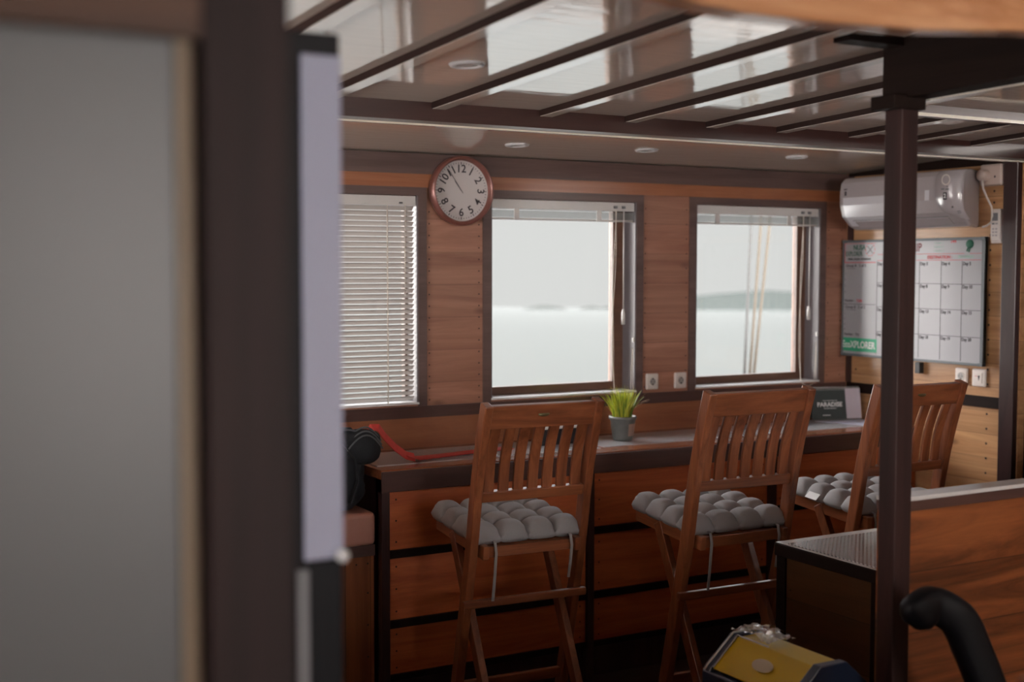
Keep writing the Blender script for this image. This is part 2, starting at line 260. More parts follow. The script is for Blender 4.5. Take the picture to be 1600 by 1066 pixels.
# ------------------------------------------------------------------ mesh helpers
class MB:
    def __init__(s): s.v = []; s.f = []; s.m = []; s.sm = []
    def add(s, vs, fs, mi=0, smooth=False):
        o = len(s.v); s.v += [tuple(v) for v in vs]
        for f in fs: s.f.append(tuple(i+o for i in f)); s.m.append(mi); s.sm.append(smooth)
        return s
    def box(s, x0, x1, y0, y1, z0, z1, mi=0):
        v = [(x, y, z) for z in (z0, z1) for y in (y0, y1) for x in (x0, x1)]
        return s.add(v, [(0, 2, 3, 1), (4, 5, 7, 6), (0, 1, 5, 4), (1, 3, 7, 5), (3, 2, 6, 7), (2, 0, 4, 6)], mi)
    def bar(s, p0, p1, wx, wd, side=(1, 0, 0), mi=0):
        """rectangular bar from p0 to p1; wx = width along side, wd = depth"""
        p0 = Vector(p0); p1 = Vector(p1); d = (p1-p0).normalized(); a = Vector(side); a = (a - d*a.dot(d)).normalized(); b = d.cross(a)
        vs = []
        for p in (p0, p1):
            for sa, sb in ((-1, -1), (1, -1), (1, 1), (-1, 1)): vs.append(p + a*sa*wx/2 + b*sb*wd/2)
        return s.add(vs, [(3, 2, 1, 0), (4, 5, 6, 7), (0, 1, 5, 4), (1, 2, 6, 5), (2, 3, 7, 6), (3, 0, 4, 7)], mi)
    def sweep(s, pts, wx, wd, side=(1, 0, 0), mi=0, smooth=False):
        pts = [Vector(p) for p in pts]; vs = []; fs = []
        for i, p in enumerate(pts):
            d = (pts[min(i+1, len(pts)-1)] - pts[max(i-1, 0)]).normalized(); a = Vector(side); a = (a - d*a.dot(d)).normalized(); b = d.cross(a)
            for sa, sb in ((-1, -1), (1, -1), (1, 1), (-1, 1)): vs.append(p + a*sa*wx/2 + b*sb*wd/2)
        for i in range(len(pts)-1):
            o = 4*i
            for k in range(4): fs.append((o+k, o+(k+1) % 4, o+4+(k+1) % 4, o+4+k))
        fs.append((3, 2, 1, 0)); o = 4*(len(pts)-1); fs.append((o, o+1, o+2, o+3))
        return s.add(vs, fs, mi, smooth)
    def tube(s, pts, r, n=8, mi=0, closed=False):
        pts = [Vector(p) for p in pts]; vs = []; fs = []; L = len(pts)
        for i, p in enumerate(pts):
            d = (pts[(i+1) % L if closed else min(i+1, L-1)] - pts[(i-1) % L if closed else max(i-1, 0)]).normalized()
            a = Vector((0, 0, 1)) if abs(d.z) < 0.9 else Vector((1, 0, 0)); a = (a - d*a.dot(d)).normalized(); b = d.cross(a)
            rr = r[i] if isinstance(r, (list, tuple)) else r
            for k in range(n): t = 2*math.pi*k/n; vs.append(p + a*rr*math.cos(t) + b*rr*math.sin(t))
        for i in range(L if closed else L-1):
            o = i*n; q = ((i+1) % L)*n
            for k in range(n): fs.append((o+k, o+(k+1) % n, q+(k+1) % n, q+k))
        s.add(vs, fs, mi, True)
        if not closed: s.add([], []); base = len(s.v)-len(vs); s.f.append(tuple(base+k for k in reversed(range(n)))); s.m.append(mi); s.sm.append(False); s.f.append(tuple(base+(L-1)*n+k for k in range(n))); s.m.append(mi); s.sm.append(False)
        return s
    def lathe(s, prof, n=32, c=(0, 0, 0), axis='Z', mi=0, smooth=True):
        vs = []; fs = []
        for (r, h) in prof:
            for k in range(n):
                t = 2*math.pi*k/n; x, y = r*math.cos(t), r*math.sin(t)
                vs.append({'Z': (c[0]+x, c[1]+y, c[2]+h), 'Y': (c[0]+x, c[1]-h, c[2]+y)}[axis])
        for i in range(len(prof)-1):
            for k in range(n): fs.append((i*n+k, i*n+(k+1) % n, (i+1)*n+(k+1) % n, (i+1)*n+k))
        return s.add(vs, fs, mi, smooth)
    def prism(s, poly, y0, y1, plane='XZ', mi=0):
        n = len(poly); vs = []
        for yy in (y0, y1):
            for (a, b) in poly: vs.append({'XZ': (a, yy, b), 'YZ': (yy, a, b), 'XY': (a, b, yy)}[plane])
        fs = [tuple(range(n)), tuple(reversed(range(n, 2*n)))] + [(i, n+i, n+(i+1) % n, (i+1) % n) for i in range(n)]
        return s.add(vs, fs, mi)
    def dots(s, pts, r, axis, depth=0.0015, mi=1):
        for (x, y, z) in pts:
            n = 6; vs = []
            for k in range(n):
                t = 2*math.pi*k/n; a, b = r*math.cos(t), r*math.sin(t)
                vs.append({'Y': (x+a, y-depth, z+b), 'X': (x-depth, y+a, z+b), 'Z': (x+a, y+b, z+depth)}[axis])
            s.add(vs, [tuple(range(n))], mi)
        return s
    def build(s, name, mats, parent=None, bevel=0.0, loc=None, rot=None, seg=2):
        me = bpy.data.meshes.new(name); me.from_pydata(s.v, [], s.f)
        if not isinstance(mats, (list, tuple)): mats = [mats]
        for q in mats: me.materials.append(M[q])
        for p, mi, sm in zip(me.polygons, s.m, s.sm): p.material_index = mi; p.use_smooth = sm
        bm = bmesh.new(); bm.from_mesh(me)
        closed = all(len(e.link_faces) == 2 for e in bm.edges)
        if closed: bmesh.ops.recalc_face_normals(bm, faces=bm.faces)
        bm.to_mesh(me); bm.free()
        o = bpy.data.objects.new(name, me); col.objects.link(o)
        if parent: o.parent = parent
        if loc: o.location = loc
        if rot: o.rotation_euler = rot
        if bevel > 0:
            bv = o.modifiers.new('bevel', 'BEVEL'); bv.width = bevel; bv.segments = seg; bv.limit_method = 'ANGLE'; bv.angle_limit = R(40)
        return o
def tag(o, label, cat, group=None):
    o['label'] = label; o['category'] = cat
    if group: o['group'] = group
    return o
def thing(name, label, cat, loc=(0, 0, 0), rotz=0.0, group=None):
    o = bpy.data.objects.new(name, None); col.objects.link(o); o.empty_display_size = 0.1
    o.location = loc; o.rotation_euler = (0, 0, rotz)
    return tag(o, label, cat, group)
def struct(o):
    o['kind'] = 'structure'; return o
def text(name, body, size, mat, parent, loc, rot=(math.pi/2, 0, 0), align='CENTER', bold=0.0, sx=1.0, spacing=1.0):
    cu = bpy.data.curves.new(name, 'FONT'); cu.body = body; cu.size = size; cu.align_x = align; cu.align_y = 'CENTER'; cu.extrude = 0.0004; cu.offset = bold
    cu.space_character = spacing; cu.resolution_u = 3
    tmp = bpy.data.objects.new('tmp', cu); col.objects.link(tmp)
    dg = bpy.context.evaluated_depsgraph_get(); me = bpy.data.meshes.new_from_object(tmp.evaluated_get(dg))
    bpy.data.objects.remove(tmp); bpy.data.curves.remove(cu)
    me.name = name; me.materials.clear(); me.materials.append(M[mat])
    for p in me.polygons: p.material_index = 0
    o = bpy.data.objects.new(name, me); col.objects.link(o); o.parent = parent; o.location = loc; o.rotation_euler = rot; o.scale = (sx, 1, 1)
    return o

# ------------------------------------------------------------------ outside: sea, hill, islets, ropes
def sea_z(x, y): return -2.5 - 0.0174*x - 0.0242*y
mb = MB(); S = 7000
mb.add([(-S, 5.6, sea_z(-S, 5.6)), (S, 5.6, sea_z(S, 5.6)), (S, S, sea_z(S, S)), (-S, S, sea_z(-S, S))], [(0, 1, 2, 3)])
struct(mb.build('sea', 'sea'))
def ridge(name, x0, x1, y, heights, depth, mat, label, cat):
    n = len(heights); rows = [(-depth/2, 0.0), (-depth/4, 0.7), (0, 1.0), (depth/4, 0.7), (depth/2, 0.0)]
    vs = []; fs = []
    for dy, k in rows:
        for i, h in enumerate(heights):
            x = x0 + (x1-x0)*i/(n-1); vs.append((x, y+dy, sea_z(x, y+dy) + h*k - (1 if k == 0 else 0)))
    for r_ in range(4):
        for i in range(n-1): a = r_*n+i; fs.append((a, a+1, a+n+1, a+n))
    return tag(MB().add(vs, fs, 0, True).build(name, mat), label, cat)
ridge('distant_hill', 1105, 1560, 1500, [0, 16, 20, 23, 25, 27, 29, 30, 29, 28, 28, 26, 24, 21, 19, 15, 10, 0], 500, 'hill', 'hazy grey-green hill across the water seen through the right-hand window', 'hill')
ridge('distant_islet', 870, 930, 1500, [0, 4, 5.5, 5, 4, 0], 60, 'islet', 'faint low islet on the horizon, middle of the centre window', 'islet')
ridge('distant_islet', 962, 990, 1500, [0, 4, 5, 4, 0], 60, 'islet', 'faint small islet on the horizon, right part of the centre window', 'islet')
for nm, mt, p0, p1, lb in (('rope', 'ropegrey', (5.409, 6.5, 0.93), (5.50, 6.5, 3.1), 'grey rope outside the right-hand window, leftmost of three'),
                           ('rope', 'rope', (5.452, 6.5, 0.93), (5.625, 6.5, 3.1), 'tan rope outside the right-hand window, middle of three'),
                           ('rope', 'rope', (5.485, 6.5, 0.93), (5.745, 6.5, 3.1), 'tan rope outside the right-hand window, rightmost and most slanted')):
    tag(MB().tube([Vector(p0).lerp(Vector(p1), k/6) for k in range(7)], 0.0095, 8).build(nm, mt), lb, 'rope')
struct(MB().box(-3, 12, 6.44, 6.56, 0.85, 0.93).build('trim_outer_rail', 'hull'))
struct(MB().box(-3, 12, 6.46, 6.54, -2.4, 0.85).build('trim_outer_bulwark', 'hull'))
struct(MB().box(-3, 12, 4.95, 6.54, -0.15, -0.05).build('trim_side_deck', 'hull'))

# ------------------------------------------------------------------ room shell
struct(MB().box(-3.1, 4.75, -2.3, 4.95, -0.08, 0.0).build('floor', 'floor'))
# ceiling: cambered slab
prof = [(-2.3, ceil_z(-2.3)), (0.9, ceil_z(0.9)), (4.93, 2.13-0.043*0.153)]
mb = MB(); poly = prof + [(y, z+0.06) for y, z in reversed(prof)]
mb.prism(poly, -3.1, 4.75, 'YZ'); struct(mb.build('ceiling', 'ceiling'))
WINS = [(1.51, 2.255), (2.594, 3.341), (3.677, 4.442)]; WZ0, WZ1 = 1.104, 1.956; YB = 4.93
def wall_window():
    mb = MB()
    xs = [-3.1] + [q for wq in WINS for q in wq] + [4.75]
    for i in range(0, len(xs), 2): mb.box(xs[i], xs[i+1], WY, YB, WZ0, WZ1)
    mb.box(-3.1, 4.75, WY, YB, 0, WZ0); mb.box(-3.1, 4.75, WY, YB, WZ1, 2.125)
    nails = []
    for x in (2.306, 2.538): nails += [(x, WY, 1.115 + 0.0485*k) for k in range(17)]
    for x in (3.392, 3.624): nails += [(x, WY, 1.12 + 0.0675*k) for k in range(13)]
    for x in (4.50, 4.585): nails += [(x, WY, 1.13 + 0.09*k) for k in range(10)]
    mb.dots(nails, 0.0035, 'Y')
    return struct(mb.build('wall_window_side', ['wall_plank', 'nail']))
wall_window()
tn = [0]
def trim(mb, mat, bevel=0.0):
    tn[0] += 1; return struct(mb.build('trim_%d' % tn[0], mat, bevel=bevel))
F = WY-0.007
trim(MB().box(-3.0, RX, F-0.012, WY, 2.044, 2.126), 'crown')
trim(MB().box(-3.0, RX, F-0.004, WY, 1.990, 2.044), 'orange')
for a, b in WINS: trim(MB().box(a-0.038, b+0.038, F, WY, WZ1, 1.990), 'crown')
for a, b in WINS:
    trim(MB().box(a-0.038, a, F, WY, 1.09, WZ1), 'crown'); trim(MB().box(b, b+0.038, F, WY, 1.09, WZ1), 'crown')
trim(MB().box(-3.0, RX, F-0.003, WY, 1.044, 1.092), 'dark')
trim(MB().box(-3.0, RX, F+0.002, WY, 0.9205, 1.044), 'orange')

def window(n, a, b):
    yf = 4.87; f = MB(); sw = 0.062 if n > 1 else 0.016; bt = 0.040 if n > 1 else 0.016
    f.box(a, a+sw*0.6, yf, yf+0.035, WZ0, WZ1); f.box(b-sw, b, yf, yf+0.035, WZ0, WZ1)
    f.box(a+sw*0.6, b-sw, yf, yf+0.035, WZ0, WZ0+bt); f.box(a+sw*0.6, b-sw, yf, yf+0.035, WZ1-bt, WZ1)
    o = struct(f.build('window_%d' % n, 'sash', bevel=0.002))
    MB().box(a+sw*0.6, b-sw, yf+0.016, yf+0.02, WZ0+bt, WZ1-bt).build('pane', 'glass', o)
    MB().box(a, b, WY-0.012, yf, WZ0-0.004, WZ0+0.004).build('window_sill', 'white', o)
    r = MB().box(b-0.006, b, WY-0.004, yf, WZ0+0.004, WZ1).box(a, a+0.006, WY-0.004, yf, WZ0+0.004, WZ1); r.build('reveal_lining', 'reveal', o)
for i, (a, b) in enumerate(WINS): window(i+1, a, b)

# right wall with post and the door beyond it
mb = MB().box(RX, RX+0.12, 3.73, YB, 0, 2.16)
mb.dots([(RX, 3.895, 0.62 + 0.066*k) for k in range(19)] + [(RX, 3.88, 1.9+0.05*k) for k in range(3)] + [(RX, 4.70, 0.62 + 0.09*k) for k in range(15)], 0.0058, 'X')
struct(mb.build('wall_right', ['right_plank', 'nail']))
trim(MB().box(RX-0.008, RX, 3.81, WY-0.02, 1.044, 1.094), 'darky')
trim(MB().box(RX-0.012, RX, 3.81, WY-0.02, 2.115, 2.18), 'darky')
trim(MB().box(RX-0.008, RX, 4.73, WY-0.012, 1.094, 2.115), 'darkz')
trim(MB().box(RX-0.03, RX+0.10, 3.735, 3.81, 0, 2.172), 'darkz', 0.003)
d = struct(MB().box(RX+0.04, RX+0.08, 0.9, 3.735, 0, 2.18).build('door_1', 'darky'))
MB().box(RX+0.03, RX+0.04, 1.2, 3.705, 1.10, 1.95).build('door_panel', 'lilacdoor', d)
struct(MB().box(RX+0.02, RX+0.12, -2.3, 0.9, 0, 2.3).build('wall_right_aft', 'right_plank'))
# left side and back walls, with unseen openings added and sized to light the room
mb = MB()
for y0, y1 in ((1.17, 1.45), (2.55, 2.95), (4.05, 4.777)): mb.box(-1.6, -1.5, y0, y1, 1.0, 2.08)
mb.box(-1.6, -1.5, 1.17, 4.777, 0, 1.0).box(-1.6, -1.5, 1.17, 4.777, 2.08, 2.29); struct(mb.build('wall_left', 'wall_plank'))
struct(MB().box(-3.2, -3.1, -2.3, 1.17, 0, 2.31).build('wall_left_aft', 'wall_plank'))
struct(MB().box(0.52, 0.57, 1.72, 4.25, 0, 1.18).build('shade_wall_left', 'part_plank'))  # unseen low wall, added to block side light from the lower cabinets
struct(MB().box(0.40, 1.56, 1.20, 1.25, 0, 0.99).box(1.56, 2.43, 1.20, 1.25, 0, 1.06).build('shade_wall_near', 'part_plank'))  # added below the view to keep rear light off the lower panels
mb = MB()
for x0, x1 in ((-3.2, 0.6), (1.5, 2.3), (3.2, 4.75)): mb.box(x0, x1, -2.4, -2.3, 1.15, 1.98)
mb.box(-3.2, 4.75, -2.4, -2.3, 0, 1.15).box(-3.2, 4.75, -2.4, -2.3, 1.98, 2.32); struct(mb.build('wall_back', 'wall_plank'))

# ------------------------------------------------------------------ ceiling battens and beams
def batten(x, y0, y1, lbl=True):
    z0, z1 = ceil_z(y0), ceil_z(y1); h = 0.019; wd = 0.048
    mb = MB()
    vs = [(x, y0, z0-h), (x+wd, y0, z0-h), (x+wd, y0, z0), (x, y0, z0), (x, y1, z1-h), (x+wd, y1, z1-h), (x+wd, y1, z1), (x, y1, z1)]
    mb.add(vs, [(0, 1, 2, 3), (4, 7, 6, 5), (0, 4, 5, 1), (1, 5, 6, 2), (2, 6, 7, 3), (3, 7, 4, 0)])
    tn[0] += 1; o = struct(mb.build('trim_%d' % tn[0], 'ribside'))
    e = 0.0012; vs = [(x+0.004, y0, z0-h-e), (x+wd, y0, z0-h-e), (x+wd, y1, z1-h-e), (x+0.004, y1, z1-h-e), (x+0.004, y0, z0-h), (x+wd, y0, z0-h), (x+wd, y1, z1-h), (x+0.004, y1, z1-h)]
    MB().add(vs, [(3, 2, 1, 0), (4, 5, 6, 7), (0, 1, 5, 4), (2, 3, 7, 6), (1, 2, 6, 5), (3, 0, 4, 7)]).build('underside', 'underside', o)
for x in (1.03, 1.388, 1.772, 2.165, 2.504, 2.849, 3.175): batten(x, 0.95, 3.65)
for x in (3.53, 3.86, 4.2): batten(x, 3.12, 3.65)
# long red-brown beam with a pale lip
b0 = struct(MB().box(-1.5, RX-0.0, 3.65, 3.74, 2.120, 2.20).build('trim_beam', 'beam'))
MB().box(-1.5, RX, 3.725, 3.752, 2.114, 2.12).build('beam_lip', 'underside', b0)
o = struct(MB().box(3.25, RX, 3.06, 3.12, 2.170, 2.222).build('trim_cross_beam', 'beam')); MB().box(3.25, RX, 3.048, 3.06, 2.164, 2.175).build('beam_lip', 'underside', o)

# pillar carrying a deep fore-and-aft beam
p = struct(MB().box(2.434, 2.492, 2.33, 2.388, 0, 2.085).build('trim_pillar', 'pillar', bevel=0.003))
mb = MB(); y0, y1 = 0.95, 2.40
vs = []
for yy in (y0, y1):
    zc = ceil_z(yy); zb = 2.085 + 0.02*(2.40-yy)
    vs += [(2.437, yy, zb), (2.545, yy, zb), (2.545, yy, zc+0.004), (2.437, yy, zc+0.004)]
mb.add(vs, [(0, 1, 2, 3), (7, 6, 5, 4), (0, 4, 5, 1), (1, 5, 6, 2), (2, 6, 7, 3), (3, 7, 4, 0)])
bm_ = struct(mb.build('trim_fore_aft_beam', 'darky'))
z0, z1 = 2.085+0.02*1.45, 2.085; vs = [(2.515, 0.95, z0-0.004), (2.545, 0.95, z0-0.004), (2.545, 2.39, z1-0.004), (2.515, 2.39, z1-0.004), (2.515, 0.95, z0), (2.545, 0.95, z0), (2.545, 2.39, z1), (2.515, 2.39, z1)]
MB().add(vs, [(3, 2, 1, 0), (4, 5, 6, 7), (0, 1, 5, 4), (2, 3, 7, 6), (1, 2, 6, 5), (3, 0, 4, 7)]).build('beam_lip', 'underside', bm_)
MB().box(2.395, 2.505, 2.318, 2.40, 2.058, 2.092).build('pillar_cap', 'darky', p, bevel=0.003)
struct(MB().box(2.258, 2.436, 2.33, 2.39, 2.214, 2.2365).build('trim_dark_crosspiece', 'darky'))
# near varnished header, arched
arc = [(1.06, 2.30), (1.06, 2.075), (1.10, 2.052), (1.16, 2.042), (1.25, 2.037), (1.40, 2.038), (1.62, 2.047), (1.85, 2.066), (2.3, 2.09), (3.2, 2.11), (4.6, 2.12), (4.6, 2.30)]
struct(MB().prism(arc, 1.5, 1.56, 'XZ').build('trim_near_header', 'header', bevel=0.004))

# ------------------------------------------------------------------ near left door, frame and panel
d = struct(MB().box(-0.75, 0.296, 1.115, 1.15, 0.0, 1.87).build('door_2', 'lightwall'))
MB().box(0.296, 0.309, 1.11, 1.152, 0, 1.87).build('edge_strip', 'tan', d)
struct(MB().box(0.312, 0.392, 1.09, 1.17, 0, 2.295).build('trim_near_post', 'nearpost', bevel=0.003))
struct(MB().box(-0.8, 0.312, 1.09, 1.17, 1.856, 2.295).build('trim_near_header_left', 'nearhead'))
struct(MB().box(-3.1, -0.75, 1.09, 1.17, 0, 2.295).build('wall_near_left', 'wall_plank'))
t = thing('narrow_cabinet', 'tall narrow black cabinet edge with a lilac-white face beside the near dark post', 'cabinet', (0.613, 1.60, 0))
MB().box(-0.052, 0.030, 0.0, 0.05, 0.0, 1.968).build('carcass', 'blackmatt', t, bevel=0.003)
MB().box(-0.026, 0.029, -0.006, 0.0, 1.272, 1.938).build('front_panel', 'lilac', t, bevel=0.002)
MB().box(-0.036, -0.020, -0.005, 0.0, 0.0, 1.26).build('metal_strip', 'greyp', t)
mb = MB(); mb.lathe([(0.0001, 0.0), (0.005, 0.001), (0.0085, 0.006), (0.009, 0.011), (0.006, 0.017), (0.0001, 0.019)], 20, (0.024, -0.004, 1.276), 'Y')
mb.build('knob', 'white', t)['label'] = 'round white knob'

# ------------------------------------------------------------------ counter
CF = 4.289
t = thing('counter', 'long fixed wooden counter under the windows, dark front edge and orange panels below', 'counter', (1.873, CF, 0))
cx = lambda x: x-1.873
L_ = RX-1.873
MB().box(0, L_, 0, WY-CF-0.006, 0.885, 0.92).build('worktop', 'worktop', t, bevel=0.002)
MB().box(0, L_, -0.012, 0.0, 0.838, 0.915).build('front_edge', 'dark', t, bevel=0.003)['label'] = 'dark front edge'
for a, b in ((1.873, 1.905), (2.771, 2.801), (3.713, 3.753)):
    MB().box(cx(a), cx(b), -0.008, 0.03, 0.0, 0.838).build('post', 'darkz', t, bevel=0.002)
for z0, z1 in ((0.589, 0.618), (0.327, 0.356), (0.13, 0.152)):
    MB().box(0.032, L_, -0.002, 0.016, z0, z1).build('rail', 'darky', t)
MB().box(0.0, L_, 0.03, 0.05, 0.0, 0.885).build('backing', 'darkz', t)
for a, b in ((1.905, 2.771), (2.801, 3.713), (3.753, 4.618)):
    for z0, z1 in ((0.618, 0.838), (0.356, 0.589), (0.152, 0.327)):
        mb = MB().box(cx(a)+0.004, cx(b)-0.004, 0.006, 0.022, z0+0.002, z1-0.002)
        hgt = z1-z0
        mb.dots([(xx, 0.006, z0+hgt*q) for xx in (cx(a)+0.03, cx(b)-0.03) for q in (0.14, 0.5, 0.86)], 0.004, 'Y')
        mb.build('panel', ['panel', 'nail'], t, bevel=0.0)
MB().box(0, 0.03, 0.03, WY-CF-0.006, 0, 0.885).build('end_panel', 'darkz', t)

for i, (a, b, lb) in enumerate(((1.90, 2.90, 'grey woven runner mat on the counter, under the red strap'), (2.925, 3.68, 'grey woven runner mat on the counter, under the grass pot'), (3.70, 4.585, 'grey woven runner mat on the counter, in front of the desk calendar'))):
    y0 = 4.385 if i == 0 else 4.40
    tag(MB().box(a, b, y0, 4.70, 0.920, 0.9225).build('runner_mat', 'mat'), lb, 'mat')

# ------------------------------------------------------------------ bench at left with backpack
t = thing('bench', 'low wooden bench with pinkish-brown cushion at the left end of the counter', 'bench', (1.35, 4.32, 0))
mb = MB().box(-0.55, 0.515, 0.02, 0.44, 0.0, 0.60); mb.dots([(-0.5+0.045*k, 0.02, 0.57) for k in range(23)] + [(0.49, 0.02, 0.1+0.12*k) for k in range(4)], 0.004, 'Y')
mb.build('base', ['bench_panel', 'nail'], t)
MB().box(-0.55, 0.515, 0.005, 0.44, 0.60, 0.642).build('rim', 'dark', t, bevel=0.002)
MB().box(-0.55, 0.512, -0.01, 0.44, 0.642, 0.765).build('seat_cushion', 'benchcush', t, bevel=0.018, seg=4)
# backpack
t = thing('backpack', 'black backpack with grey piping on the bench beside the counter end', 'backpack', (1.684, 4.47, 0.765))
mb = MB(); nu, nv = 36, 22; vs = []; fs = []
for j in range(nv+1):
    v = j/nv; ph = math.pi*(v-0.5)
    for i in range(nu):
        th = 2*math.pi*i/nu
        sg = lambda q, e: math.copysign(abs(q)**e, q)
        x = 0.168*sg(math.cos(ph), 0.28)*sg(math.cos(th), 0.55); y = 0.135*sg(math.cos(ph), 0.28)*sg(math.sin(th), 0.55)
        z = 0.142 + 0.142*sg(math.sin(ph), 0.55)
        k = 1 + 0.05*math.sin(5*th+3*z*20) + 0.03*math.sin(11*th+z*31)
        if z > 0.2: z += 0.012*math.sin(9*th) - 0.02*abs(y)/0.135; x *= 0.93
        vs.append((x*k, y*k, max(0.0, z)))
for j in range(nv):
    for i in range(nu): fs.append((j*nu+i, j*nu+(i+1) % nu, (j+1)*nu+(i+1) % nu, (j+1)*nu+i))
mb.add(vs, fs, 0, True); mb.build('body', 'black', t)
mb = MB()
for k in range(4):
    y = -0.12+0.05*k; mb.tube([(-0.12+0.02*k+0.25*q/10.0, y - 0.02*math.sin(q*0.5), 0.255+0.030*math.sin(math.pi*q/10.0)-0.012*k+0.004*q) for q in range(11)], 0.004, 6)
mb.build('piping', 'piping', t)
# floppy top flap slumped against and over the counter corner
mb = MB(); vs = []; fs = []; nu, nv = 32, 18
for j in range(nv+1):
    ph = math.pi*(j/nv-0.5)
    for i in range(nu):
        th = 2*math.pi*i/nu; k = 1 + 0.06*math.sin(4*th+2*ph) + 0.04*math.sin(9*th-ph*5)
        x = 0.145 + 0.088*k*math.cos(ph)**0.7*math.cos(th) if abs(math.cos(ph)) > 1e-6 else 0.145
        y = -0.075 + 0.072*k*max(0, math.cos(ph))**0.7*math.sin(th); z = 0.232 + 0.066*math.copysign(abs(math.sin(ph))**0.8, math.sin(ph)) + 0.10*(x-0.145)*0.2
        vs.append((x, y, max(z, 0.1615) if x > 0.172 else z))
for j in range(nv):
    for i in range(nu): fs.append((j*nu+i, j*nu+(i+1) % nu, (j+1)*nu+(i+1) % nu, (j+1)*nu+i))
mb.add(vs, fs, 0, True).build('top_flap', 'black', t)
mb = MB()
for k in range(3):
    yy = -0.152+0.022*k; mb.tube([(0.075+0.014*q+0.006*k, yy+0.012*abs(q-5)/5, 0.215+0.070*math.sin(math.pi*(q+0.8)/11.6)+0.012*k) for q in range(11)], 0.0032, 6)
mb.build('flap_piping', 'piping', t)
mb = MB(); mb.sweep([(0.02, -0.05, 0.27), (0.06, -0.06, 0.298), (0.11, -0.07, 0.302), (0.15, -0.08, 0.255)], 0.05, 0.012, (0, 1, 0)); mb.build('handle', 'black', t)
mb = MB(); mb.sweep([(0.06, -0.12, 0.26), (0.10, -0.150, 0.20), (0.11, -0.152, 0.12), (0.08, -0.150, 0.04)], 0.022, 0.004, (0, 1, 0)); mb.build('strap', 'black', t)
mb = MB().sweep([(1.868, 4.39, 1.050), (1.885, 4.39, 1.068), (1.908, 4.39, 1.065), (1.935, 4.395, 1.030), (1.98, 4.40, 0.985), (2.03, 4.41, 0.950), (2.07, 4.42, 0.938)], 0.036, 0.003, (0.45, 0.75, 0.75))
mb.sweep([(2.03, 4.41, 0.950), (2.07, 4.42, 0.936), (2.13, 4.45, 0.9300), (2.25, 4.475, 0.9295), (2.40, 4.515, 0.9285), (2.55, 4.53, 0.9285)], 0.056, 0.003, (0.20, 1, 0.03))
o = mb.build('red_strap', 'red')
tag(o, 'red webbing strap running from the backpack along the counter', 'strap')

